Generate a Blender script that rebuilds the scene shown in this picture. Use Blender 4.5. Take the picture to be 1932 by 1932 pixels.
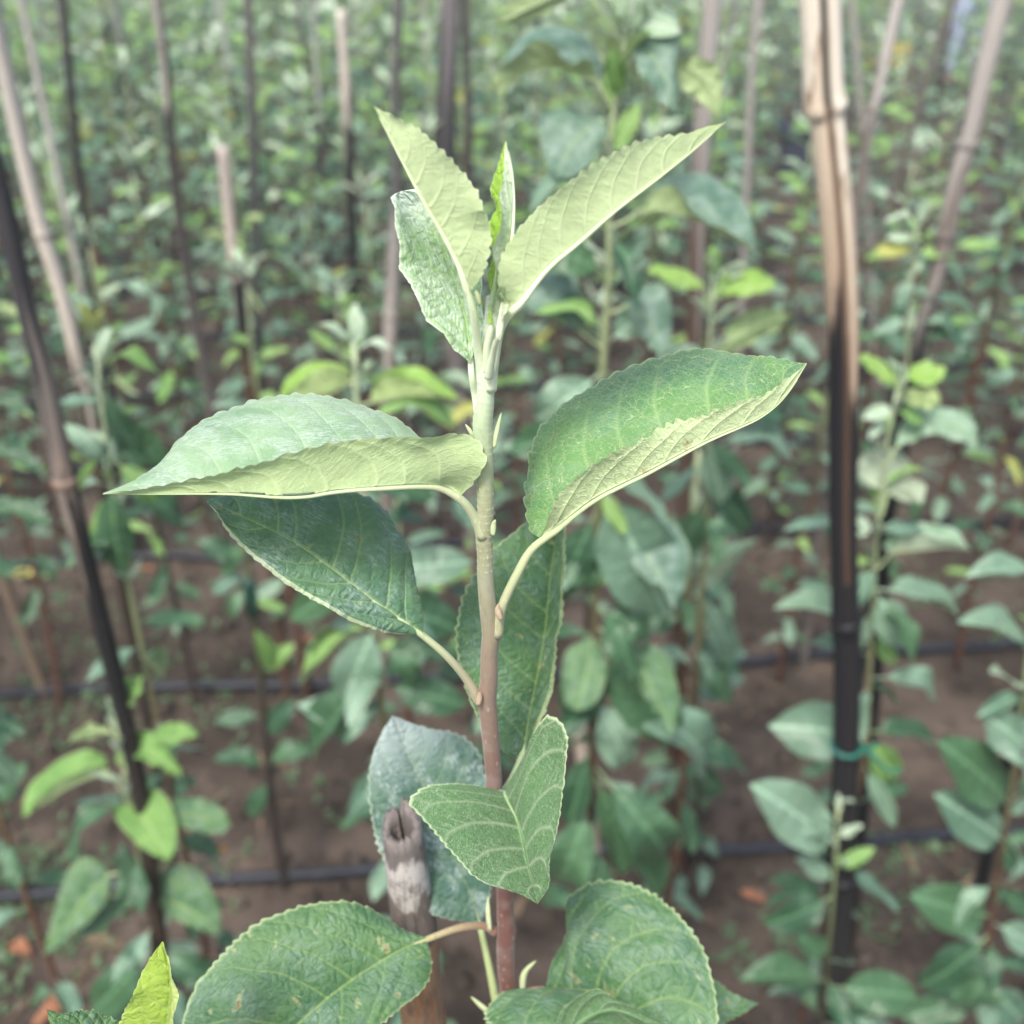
import bpy, math, random
import numpy as np
from mathutils import Matrix, Vector

for o in list(bpy.data.objects):
    bpy.data.objects.remove(o)
scene = bpy.context.scene
COL = scene.collection
rad = math.radians

# ------------------------------------------------------------------ camera
CAM_H = 1.40
PITCH = rad(30.0)
cam = bpy.data.cameras.new("camera")
cam_o = bpy.data.objects.new("camera", cam)
COL.objects.link(cam_o)
cam_o.location = (0, 0, CAM_H)
cam_o.rotation_euler = (rad(90) - PITCH, 0, 0)
cam.sensor_width = 36.0
cam.lens = 36.0 * 2025 / 1932
cam.clip_start = 0.01
cam.clip_end = 400
cam.dof.use_dof = True
cam.dof.focus_distance = 0.255
cam.dof.aperture_fstop = cam.lens / 3.2
scene.camera = cam_o

# ------------------------------------------------------------------ world, sun, exposure
SUN_EL, SUN_AZ = rad(58), rad(205)          # azimuth clockwise from +Y
w = bpy.data.worlds.new("World")
scene.world = w
w.use_nodes = True
nt = w.node_tree
bg = nt.nodes["Background"]
sky = nt.nodes.new("ShaderNodeTexSky")
sky.sky_type = 'NISHITA'
sky.sun_disc = False
sky.sun_elevation = SUN_EL
sky.sun_rotation = SUN_AZ
sky.air_density = 1.0
sky.dust_density = 4.0
sky.ozone_density = 0.6
nt.links.new(sky.outputs[0], bg.inputs[0])
bg.inputs[1].default_value = 0.105
sl = bpy.data.lights.new("sun", 'SUN')
sl.energy = 1.5
sl.angle = rad(12)
sl.color = (1.0, 0.97, 0.92)
so = bpy.data.objects.new("sun", sl)
COL.objects.link(so)
sd = Vector((math.sin(SUN_AZ) * math.cos(SUN_EL), math.cos(SUN_AZ) * math.cos(SUN_EL), math.sin(SUN_EL)))
so.rotation_euler = (-sd).to_track_quat('-Z', 'Y').to_euler()
so.location = sd * 30
scene.view_settings.view_transform = 'Standard'
scene.view_settings.look = 'None'
scene.view_settings.gamma = 1.0
scene.view_settings.use_curve_mapping = False
scene.view_settings.exposure = 1.32
scene.render.engine = 'CYCLES'
scene.cycles.max_bounces = 7
scene.cycles.transparent_max_bounces = 4
scene.cycles.use_denoising = True

# ------------------------------------------------------------------ measuring helpers
F = 2025.0
C0 = np.array([0, 0, CAM_H])
RX = np.array([1.0, 0, 0])
FW = np.array([0, math.cos(PITCH), -math.sin(PITCH)])
UP = np.array([0, math.sin(PITCH), math.cos(PITCH)])
ROWT = math.tan(rad(3.5))


def ray(px, py):
    return (px - 966) / F * RX - (py - 966) / F * UP + FW


def P(px, py, Z):
    return C0 + Z * ray(px, py)


def Zs(py):                                   # depth of the upright shoot in focus
    k = (py - 966) / F
    return 0.255 + 0.5 * (k * 0.255) / (0.866 - 0.5 * k)


def on_row(px, py, d, dy=0.0):                # point of an upright row plane at distance d
    r = ray(px, py)
    t = (d + dy) / (r[1] - ROWT * r[0])
    return C0 + t * r


def ground_pt(px, py):
    r = ray(px, py)
    return C0 + (-CAM_H / r[2]) * r


def rnd_spline(pts, n, power=1.0):
    """smooth curve through pts, n samples evenly spaced along its length"""
    p = np.array(pts, float)
    q = np.vstack([2 * p[0] - p[1], p, 2 * p[-1] - p[-2]])
    out = []
    for i in range(1, len(q) - 2):
        a, b, c, d = q[i - 1], q[i], q[i + 1], q[i + 2]
        t = np.linspace(0, 1, 24, endpoint=False)[:, None]
        tt0 = 0.0
        l1 = np.linalg.norm(b - a) ** .5 + 1e-9
        l2 = np.linalg.norm(c - b) ** .5 + 1e-9
        l3 = np.linalg.norm(d - c) ** .5 + 1e-9
        t0, t1, t2, t3 = 0, l1, l1 + l2, l1 + l2 + l3
        tt = t1 + t * (t2 - t1)
        A1 = (t1 - tt) / (t1 - t0) * a + (tt - t0) / (t1 - t0) * b
        A2 = (t2 - tt) / (t2 - t1) * b + (tt - t1) / (t2 - t1) * c
        A3 = (t3 - tt) / (t3 - t2) * c + (tt - t2) / (t3 - t2) * d
        B1 = (t2 - tt) / (t2 - t0) * A1 + (tt - t0) / (t2 - t0) * A2
        B2 = (t3 - tt) / (t3 - t1) * A2 + (tt - t1) / (t3 - t1) * A3
        out.append((t2 - tt) / (t2 - t1) * B1 + (tt - t1) / (t2 - t1) * B2)
    out.append(p[-1:])
    o = np.vstack(out)
    L = np.concatenate([[0], np.cumsum(np.linalg.norm(np.diff(o, axis=0), axis=1))])
    s = np.linspace(0, 1, n) ** power * L[-1]
    return np.stack([np.interp(s, L, o[:, k]) for k in range(o.shape[1])], 1)


def unit(v):
    return v / (np.linalg.norm(v, axis=-1, keepdims=True) + 1e-12)


# ------------------------------------------------------------------ object helpers
def mesh(name, verts, faces, mat, col=None, uv=None, smooth=True):
    me = bpy.data.meshes.new(name)
    me.from_pydata(np.asarray(verts).tolist(), [], [tuple(f) for f in np.asarray(faces).tolist()] if not isinstance(faces, list) else faces)
    if smooth:
        me.polygons.foreach_set("use_smooth", np.ones(len(me.polygons), bool))
    if col is not None:
        c = np.ones((len(verts), 4), np.float32)
        col = np.asarray(col)
        c[:, :col.shape[1]] = col
        a = me.attributes.new("dat", 'FLOAT_COLOR', 'POINT')
        a.data.foreach_set("color", c.ravel())
    if uv is not None:
        ul = me.uv_layers.new(name="uv")
        li = np.zeros(len(me.loops), np.int32)
        me.loops.foreach_get("vertex_index", li)
        ul.data.foreach_set("uv", np.asarray(uv, np.float32)[li].ravel())
    if mat:
        me.materials.append(mat)
    me.update()
    return me


def obj(name, me, parent=None, loc=None):
    o = bpy.data.objects.new(name, me)
    COL.objects.link(o)
    if parent:
        o.parent = parent
    if loc is not None:
        o.location = loc
    return o


def tag(o, label=None, cat=None, group=None, kind=None):
    if label:
        o["label"] = label
    if cat:
        o["category"] = cat
    if group:
        o["group"] = group
    if kind:
        o["kind"] = kind
    return o


def empty(name, loc, label, cat, group=None):
    o = bpy.data.objects.new(name, None)
    COL.objects.link(o)
    o.location = loc
    o.empty_display_size = 0.05
    return tag(o, label, cat, group)


def frames(path):
    t = unit(np.gradient(path, axis=0))
    ref = np.array([0, -1.0, 0]) if abs(t[len(t) // 2][1]) < .8 else np.array([0, 0, 1.0])
    n = unit(ref - (t @ ref)[:, None] * t)
    b = np.cross(t, n)
    return t, n, b


def tube(path, radii, sides=10, cap=True, prof=None):
    """prof(angle array, i) -> radius factor; angle 0 points to the viewer's side (-Y)"""
    path = np.asarray(path, float)
    t, n, b = frames(path)
    a = np.linspace(0, 2 * math.pi, sides, endpoint=False)
    vs, dat = [], []
    for i in range(len(path)):
        f = prof(a, i) if prof else np.ones(sides)
        r = radii[i] * f
        vs.append(path[i] + (np.cos(a) * r)[:, None] * n[i] + (np.sin(a) * r)[:, None] * b[i])
    v = np.vstack(vs)
    fs = []
    for i in range(len(path) - 1):
        for k in range(sides):
            k2 = (k + 1) % sides
            fs.append((i * sides + k, i * sides + k2, (i + 1) * sides + k2, (i + 1) * sides + k))
    if cap:
        fs.append(tuple(range(sides - 1, -1, -1)))
        fs.append(tuple(len(v) - sides + k for k in range(sides)))
    return v, fs


# ------------------------------------------------------------------ materials
class NT:
    def __init__(s, name):
        s.m = bpy.data.materials.new(name)
        s.m.use_nodes = True
        s.t = s.m.node_tree
        s.t.nodes.clear()
        s.out = s.n("OutputMaterial")

    def n(s, kind, **kw):
        x = s.t.nodes.new("ShaderNode" + kind)
        for k, v in kw.items():
            setattr(x, k, v)
        return x

    def put(s, sock, v):
        if isinstance(v, bpy.types.NodeSocket):
            s.t.links.new(v, sock)
        elif isinstance(v, (tuple, list)) and sock.type == 'RGBA' and len(v) == 3:
            sock.default_value = (*v, 1)
        else:
            sock.default_value = v

    def mix(s, a, b, f, mode='MIX'):
        x = s.n("Mix", data_type='RGBA', blend_type=mode)
        s.put(x.inputs[0], f)
        s.put(x.inputs[6], a)
        s.put(x.inputs[7], b)
        return x.outputs[2]

    def math(s, op, a, b=0.0, c=0.0, clamp=False):
        x = s.n("Math", operation=op, use_clamp=clamp)
        s.put(x.inputs[0], a)
        s.put(x.inputs[1], b)
        s.put(x.inputs[2], c)
        return x.outputs[0]

    def step(s, v, lo, hi, a=0.0, b=1.0):
        x = s.n("MapRange", interpolation_type='SMOOTHSTEP')
        s.put(x.inputs[0], v)
        for i, q in zip((1, 2, 3, 4), (lo, hi, a, b)):
            s.put(x.inputs[i], q)
        return x.outputs[0]

    def noise(s, vec, scale, detail=3.0, rough=.55, dist=0.0):
        x = s.n("TexNoise")
        if vec is not None:
            s.put(x.inputs["Vector"], vec)
        x.inputs["Scale"].default_value = scale
        x.inputs["Detail"].default_value = detail
        x.inputs["Roughness"].default_value = rough
        x.inputs["Distortion"].default_value = dist
        return x.outputs[0]

    def bump(s, h, strength, dist, normal=None):
        x = s.n("Bump")
        x.inputs["Strength"].default_value = strength
        x.inputs["Distance"].default_value = dist
        s.put(x.inputs["Height"], h)
        if normal is not None:
            s.put(x.inputs["Normal"], normal)
        return x.outputs[0]

    def principled(s, col, rough=.6, spec=.4, normal=None, sheen=0.0, metal=0.0):
        x = s.n("BsdfPrincipled")
        s.put(x.inputs["Base Color"], col)
        s.put(x.inputs["Roughness"], rough)
        s.put(x.inputs["Specular IOR Level"], spec)
        s.put(x.inputs["Metallic"], metal)
        s.put(x.inputs["Sheen Weight"], sheen)
        x.inputs["Sheen Roughness"].default_value = .4
        if normal is not None:
            s.put(x.inputs["Normal"], normal)
        return x.outputs[0]

    def finish(s, sh):
        s.put(s.out.inputs[0], sh)
        return s.m


def scalevec(N, vec, sc):
    x = N.n("Mapping")
    N.put(x.inputs[0], vec)
    x.inputs[3].default_value = sc
    return x.outputs[0]


def leaf_thin(N, col, tcol, rough, spec, normal, trans, sheen=0.0):
    p = N.principled(col, rough, spec, normal, sheen)
    tr = N.n("BsdfTranslucent")
    N.put(tr.inputs[0], tcol)
    if normal is not None:
        N.put(tr.inputs[1], normal)
    ms = N.n("MixShader")
    N.put(ms.inputs[0], trans)
    N.put(ms.inputs[1], p)
    N.put(ms.inputs[2], tr.outputs[0])
    return N.finish(ms.outputs[0])


UNDER = {}


def hero_mat(name, up1, up2, vein, under, rim, frost, frost_amt, trans=.22, rough=.5, fuzz=0.0, tertiary=.55,
             tip_frost=0.0, spec=.35, under_vein=(.5, .55, .33), fr=(.42, .66), pillow=1.0, spots=.0, vmix=.55):
    """leaf seen close: dat.r veins, dat.g 0 midrib..1 margin, dat.b base..tip; uv in centimetres"""
    UNDER[name] = under
    N = NT(name)
    at = N.n("Attribute", attribute_name="dat")
    sp = N.n("SeparateColor")
    N.put(sp.inputs[0], at.outputs[0])
    v, g, b = sp.outputs[0], sp.outputs[1], sp.outputs[2]
    uv = N.n("UVMap", uv_map="uv").outputs[0]
    big = N.noise(uv, 0.55, 2.5)
    mid = N.noise(uv, 2.6, 4, .65)
    # net of fine veins
    wob = N.n("VectorMath", operation='ADD')
    nz = N.n("TexNoise")
    N.put(nz.inputs["Vector"], uv)
    nz.inputs["Scale"].default_value = 6
    sc = N.n("VectorMath", operation='SCALE')
    N.put(sc.inputs[0], nz.outputs[1])
    sc.inputs[3].default_value = .16
    N.put(wob.inputs[0], uv)
    N.put(wob.inputs[1], sc.outputs[0])

    cells = []

    def net(scale, wd):
        x = N.n("TexVoronoi", feature='DISTANCE_TO_EDGE')
        N.put(x.inputs["Vector"], scalevec(N, wob.outputs[0], (1.0, .50, 1)))
        x.inputs["Scale"].default_value = scale
        cells.append(N.step(x.outputs[0], 0.0, .35))
        return N.step(x.outputs[0], 0.0, wd, 1.0, 0.0)
    pat0 = N.noise(uv, 1.4, 2)
    n1 = net(4.6, .05)
    n2 = net(10.0, .10)
    fine = N.math('MAXIMUM', N.math('MULTIPLY', n1, N.math('MULTIPLY', N.step(pat0, .3, .62), tertiary)), N.math('MULTIPLY', n2, tertiary * .4))
    vm = N.math('MAXIMUM', v, fine)
    base = N.mix(up1, up2, N.step(big, .35, .65))
    base = N.mix(base, up2, N.math('MULTIPLY', N.step(mid, .45, .75), .5))
    base = N.mix(base, vein, N.math('MULTIPLY', vm, vmix))
    # white down that has not worn off yet, in streaks and patches
    st = N.noise(scalevec(N, uv, (5, 22, 1)), 1.0, 4, .6, .5)
    pat = N.noise(uv, 0.9, 4, .62)
    fz = N.math('MULTIPLY', N.step(pat, *fr), N.step(st, .36, .68))
    fz = N.math('MULTIPLY', fz, frost_amt)
    fz = N.math('MULTIPLY', fz, N.math('SUBTRACT', 1.0, N.math('MULTIPLY', vm, .75)))
    if tip_frost:
        fz = N.math('MAXIMUM', fz, N.math('MULTIPLY', N.step(b, .62, .98), tip_frost))
    base = N.mix(base, frost, fz)
    und = N.mix(under, tuple(c * .70 for c in under), N.math('ADD', N.math('MULTIPLY', N.step(big, .35, .65), .7), N.math('MULTIPLY', N.step(mid, .4, .7), .3)))
    und = N.mix(und, under_vein, N.math('MULTIPLY', vm, .5))
    if fuzz:
        h = N.noise(scalevec(N, uv, (14, 34, 1)), 1.0, 4, .72, 2.0)
        und = N.mix(und, frost, N.math('MULTIPLY', N.step(h, .48, .68), fuzz))
        base = N.mix(base, frost, N.math('MULTIPLY', N.step(h, .48, .68), fuzz))
    geo = N.n("NewGeometry")
    col = N.mix(base, und, geo.outputs["Backfacing"])
    if spots:
        sn = N.noise(uv, 1.7, 5, .62, .4)
        col = N.mix(col, (.20, .10, .045), N.math('MULTIPLY', N.step(sn, .665, .70), spots))
        col = N.mix(col, (.45, .46, .22), N.math('MULTIPLY', N.math('SUBTRACT', N.step(sn, .62, .67), N.step(sn, .67, .70)), spots * .6))
    col = N.mix(col, rim, N.math('MULTIPLY', N.step(g, .962, .99), .62))
    hgt = N.math('ADD', N.math('MULTIPLY', vm, -.8), N.math('MULTIPLY', cells[0], pillow))
    hgt = N.math('ADD', hgt, N.math('MULTIPLY', N.noise(uv, 38, 3, .7), .5))
    nrm = N.bump(hgt, .6, .0005)
    tcol = N.mix(col, (.58, .74, .28), .28)
    return leaf_thin(N, col, tcol, rough, spec, nrm, trans, .12)


FROST = (.60, .68, .62)
M_o_green = hero_mat("sapling_green_leaf", (.11, .25, .055), (.18, .34, .085), (.36, .50, .20), (.40, .54, .24), (.48, .60, .30), FROST, .0, .18, tertiary=.1)
M_o_lime = hero_mat("sapling_lime_leaf", (.20, .38, .05), (.28, .46, .10), (.42, .56, .20), (.46, .60, .25), (.56, .66, .34), FROST, .2, .22, tertiary=.1)
M_o_grey = hero_mat("sapling_greyish_leaf", (.060, .140, .095), (.11, .20, .14), (.30, .42, .22), (.36, .48, .22), (.42, .52, .30), (.45, .56, .50), .7, .14, tertiary=.1, rough=.4, spec=.5)
M_o_pale = hero_mat("sapling_silvery_leaf", (.15, .28, .16), (.24, .38, .24), (.46, .56, .36), (.46, .56, .40), (.58, .66, .46), (.60, .70, .62), .8, .2, tertiary=.1)
M_h_mat = hero_mat("leaf_mature_upper", (.085, .215, .095), (.140, .310, .095), (.40, .56, .24), (.55, .68, .36),
                   (.55, .64, .34), (.42, .55, .50), .28, .18, tertiary=1.15, rough=.44, spec=.45, spots=.5, pillow=.35, vmix=.85)
M_h_blue = hero_mat("leaf_bluish_upper", (.058, .150, .085), (.100, .215, .100), (.34, .48, .18), (.42, .52, .30),
                   (.60, .68, .44), (.40, .52, .50), .60, .15, tertiary=.15, rough=.42, spec=.5, spots=.5)
M_h_mat_dark = hero_mat("leaf_old_upper", (.042, .125, .052), (.075, .175, .058), (.30, .42, .14), (.33, .42, .26),
                        (.40, .50, .25), (.36, .47, .46), .34, .13, tertiary=.35, rough=.42, spec=.5, spots=.8)
M_h_pale = hero_mat("leaf_downy_upper", (.19, .36, .19), (.32, .49, .28), (.50, .63, .40), (.47, .61, .30),
                    (.60, .70, .42), (.54, .65, .56), 1.1, .26, rough=.6, under_vein=(.70, .80, .48), fr=(.34, .62), pillow=.22)
M_h_young = hero_mat("leaf_young", (.34, .52, .12), (.40, .56, .18), (.55, .66, .30), (.64, .77, .43),
                     (.75, .83, .56), FROST, .35, .40, rough=.62, tertiary=.18, pillow=.35, under_vein=(.76, .82, .55))
M_h_furl = hero_mat("leaf_unfolding", (.24, .43, .17), (.33, .52, .24), (.38, .56, .16), (.70, .78, .58),
                    (.82, .86, .76), (.74, .84, .76), 0.9, .26, rough=.65, tertiary=.1, tip_frost=.9, fr=(.26, .56), under_vein=(.62, .68, .5))
M_h_furl2 = hero_mat("leaf_furled_tip", (.30, .52, .05), (.36, .56, .08), (.45, .62, .12), (.70, .80, .58),
                     (.82, .88, .74), (.74, .84, .76), .1, .3, rough=.65, tertiary=.1, under_vein=(.62, .72, .48))
M_h_fuzzy = hero_mat("leaf_woolly", (.075, .19, .060), (.10, .23, .075), (.36, .45, .28), (.065, .165, .050),
                     (.56, .66, .40), (.40, .51, .37), .25, .12, rough=.7, fuzz=.72, pillow=.5, tertiary=.12, under_vein=(.42, .5, .33))
M_h_frosted = hero_mat("leaf_frosted", (.050, .125, .10), (.070, .150, .10), (.26, .38, .18), (.40, .48, .36),
                       (.46, .56, .42), (.52, .62, .60), .85, .13, tip_frost=.75, tertiary=.2, fr=(.42, .64))
M_h_lime = hero_mat("leaf_lime", (.30, .46, .05), (.36, .52, .08), (.50, .60, .18), (.48, .58, .16),
                    (.62, .70, .30), FROST, .0, .36, tertiary=.2)


def far_leaf_mat(name, a, b, under, trans=.2, rough=.32, spec=.45):
    """leaf further back: tone differs from leaf to leaf, pale beneath"""
    N = NT(name)
    oi = N.n("ObjectInfo")
    geo = N.n("NewGeometry")
    co = N.n("TexCoord").outputs["Object"]
    r = oi.outputs["Random"]
    isl = geo.outputs["Random Per Island"]
    r = N.math('FRACT', N.math('ADD', r, isl))
    c = N.mix(a, b, r)
    ns = N.noise(co, 3.5, 3)
    c = N.mix(c, tuple(min(1, x * 1.7 + .05) for x in b), N.math('MULTIPLY', N.step(ns, .5, .75), .4))
    x = N.n("SeparateXYZ")
    N.put(x.inputs[0], co)
    rib = N.step(N.math('ABSOLUTE', x.outputs[0]), .0, .018, 1.0, 0.0)
    c = N.mix(c, tuple(min(1, q * 2.4 + .04) for q in b), N.math('MULTIPLY', rib, .5))
    u = N.mix(under, tuple(q * .8 for q in under), r)
    col = N.mix(c, u, geo.outputs["Backfacing"])
    nrm = N.bump(N.noise(co, 14, 2), .25, .02)
    return leaf_thin(N, col, N.mix(col, (.40, .58, .18), .45), rough, spec, nrm, trans, .05)


M_f_mat = far_leaf_mat("sapling_leaf_mature", (.024, .072, .036), (.055, .130, .058), (.26, .37, .19), .12)
M_f_gray = far_leaf_mat("sapling_leaf_grey", (.072, .155, .100), (.175, .280, .190), (.38, .48, .33), .15, .36, .5)
M_f_young = far_leaf_mat("sapling_leaf_young", (.13, .27, .07), (.23, .38, .12), (.42, .54, .26), .22, .5, .35)
M_f_tip = far_leaf_mat("sapling_leaf_tip", (.36, .50, .33), (.47, .59, .43), (.60, .68, .54), .26, .6, .3)
M_f_yel = far_leaf_mat("sapling_leaf_yellow", (.36, .40, .08), (.42, .44, .12), (.42, .44, .16), .35, .5, .35)


def simple(name, col, col2=None, scale=40, rough=.7, spec=.35, bump=.3, bd=.002, sheen=0.0):
    N = NT(name)
    co = N.n("TexCoord").outputs["Object"]
    ns = N.noise(co, scale, 4)
    c = N.mix(col, col2 or tuple(x * .6 for x in col), N.step(ns, .35, .7))
    return N.finish(N.principled(c, rough, spec, N.bump(ns, bump, bd), sheen))


def stem_mat(name, haze=.32):
    """vertex colour carries the bark tone from woody base to downy tip"""
    N = NT(name)
    at = N.n("Attribute", attribute_name="dat").outputs[0]
    co = N.n("TexCoord").outputs["Object"]
    ns = N.noise(scalevec(N, co, (1, 1, .35)), 700, 4, .65)
    big = N.noise(co, 120, 3)
    c = N.mix(at, N.mix(at, (.55, .56, .50), .5), N.math("MULTIPLY", N.step(big, .45, .7), haze))
    c = N.mix(c, N.mix(c, (0, 0, 0), .45, 'MIX'), N.math('MULTIPLY', N.step(ns, .52, .75), .5))
    v = N.n("TexVoronoi")
    N.put(v.inputs["Vector"], scalevec(N, co, (1, 1, .5)))
    v.inputs["Scale"].default_value = 430
    dots = N.step(v.outputs[0], .10, .22, 1.0, 0.0)
    c = N.mix(c, (.58, .55, .45), N.math('MULTIPLY', dots, .30))
    return N.finish(N.principled(c, .6, .3, N.bump(N.math('ADD', ns, dots), .35, .0002), .25))


M_stem = stem_mat("shoot_bark")
M_petiole = stem_mat("leaf_stalk_skin", .06)
M_far_stem = None


def vcol_mat(name, scale=(60, 60, 8), rough=.5, spec=.35, amt=.5, bd=.0006):
    N = NT(name)
    at = N.n("Attribute", attribute_name="dat").outputs[0]
    co = N.n("TexCoord").outputs["Object"]
    ns = N.noise(scalevec(N, co, scale), 3.0, 5, .65)
    n2 = N.noise(co, 90, 4, .6)
    c = N.mix(at, N.mix(at, (.02, .015, .012), .65), N.math('MULTIPLY', N.step(ns, .5, .72), amt))
    c = N.mix(c, N.mix(c, (.10, .095, .09), .5), N.math('MULTIPLY', N.step(n2, .56, .8), .16))
    return N.finish(N.principled(c, rough, spec, N.bump(ns, .4, bd), 0))


M_cane = vcol_mat("bamboo_cane", amt=.28, spec=.2)
M_wood = vcol_mat("sapling_wood", (40, 40, 12), .65, .3, .45)
M_hose = simple("black_polythene", (.012, .014, .022), (.024, .027, .036), 25, .48, .3, .15, .001)
M_tie = simple("green_plastic_tie", (.02, .12, .11), (.03, .20, .13), 60, .4, .45, .2, .001)
M_tape = simple("dark_green_tape", (.010, .045, .030), (.02, .07, .05), 80, .45, .4, .3, .001)
M_dead = simple("dead_leaf_brown", (.22, .09, .045), (.32, .15, .08), 60, .7, .3, .4, .002)
M_yleaf = simple("yellow_leaf", (.62, .56, .18), (.5, .5, .16), 60, .6, .3, .3, .002)
M_oleaf = simple("orange_leaf", (.55, .26, .03), (.62, .36, .06), 60, .6, .3, .3, .002)

# ------------------------------------------------------------------ ground
rng = np.random.default_rng(7)


def vnoise(x, y, seed):
    xi, yi = np.floor(x).astype(int), np.floor(y).astype(int)
    xf, yf = x - xi, y - yi
    u, v = xf * xf * (3 - 2 * xf), yf * yf * (3 - 2 * yf)

    def h(a, b):
        n = (a * 374761393 + b * 668265263 + seed * 974711) & 0x7fffffff
        n = ((n ^ (n >> 13)) * 1274126177) & 0x7fffffff
        return ((n ^ (n >> 16)) & 0xffff) / 65535.0
    return (h(xi, yi) * (1 - u) + h(xi + 1, yi) * u) * (1 - v) + (h(xi, yi + 1) * (1 - u) + h(xi + 1, yi + 1) * u) * v


def soil_z(x, y):
    z = (vnoise(x * 2.2, y * 2.2, 1) - .5) * .030 + (vnoise(x * 7, y * 7, 2) - .5) * .018
    z = z + (vnoise(x * 21, y * 21, 3) - .5) * .011 + (vnoise(x * 48, y * 48, 4) - .5) * .006
    return z


gx = np.concatenate([-np.geomspace(300, 3.2, 36), np.linspace(-3.15, 3.15, 300), np.geomspace(3.2, 300, 36)])
gy = np.concatenate([-np.geomspace(300, .5, 30), np.linspace(-.45, 4.6, 260), np.geomspace(4.65, 300, 60)])
X, Y = np.meshgrid(gx, gy)
near = np.clip(1.4 - np.hypot(X, Y - 2) / 14, .15, 1)
Zg = soil_z(X, Y) * near - .004
gv = np.stack([X.ravel(), Y.ravel(), Zg.ravel()], 1)
nxg, nyg = len(gx), len(gy)
ii = (np.arange(nyg - 1)[:, None] * nxg + np.arange(nxg - 1)[None]).ravel()
gf = np.stack([ii, ii + 1, ii + nxg + 1, ii + nxg], 1)
N = NT("bare_soil")
co = N.n("TexCoord").outputs["Object"]
n1 = N.noise(co, 3.0, 5, .6)
n2 = N.noise(co, 28, 5, .7)
n3 = N.noise(co, 140, 4, .7)
c = N.mix((.046, .035, .027), (.116, .089, .070), N.step(n1, .40, .62))
c = N.mix(c, (.026, .019, .015), N.math('MULTIPLY', N.step(N.noise(co, 7.0, 4, .6), .54, .66), .55))
c = N.mix(c, (.045, .033, .027), N.math('MULTIPLY', N.step(n2, .50, .70), .7))
c = N.mix(c, (.22, .18, .155), N.math('MULTIPLY', N.step(n3, .58, .75), .5))
hh = N.math('ADD', n2, N.math('MULTIPLY', n3, .4))
M_soil = N.finish(N.principled(c, .95, .15, N.bump(hh, .8, .012)))
ground = obj("ground", mesh("ground", gv, gf, M_soil))
tag(ground, "bare brown crumbly soil between the nursery rows", None, None, "structure")


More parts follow.
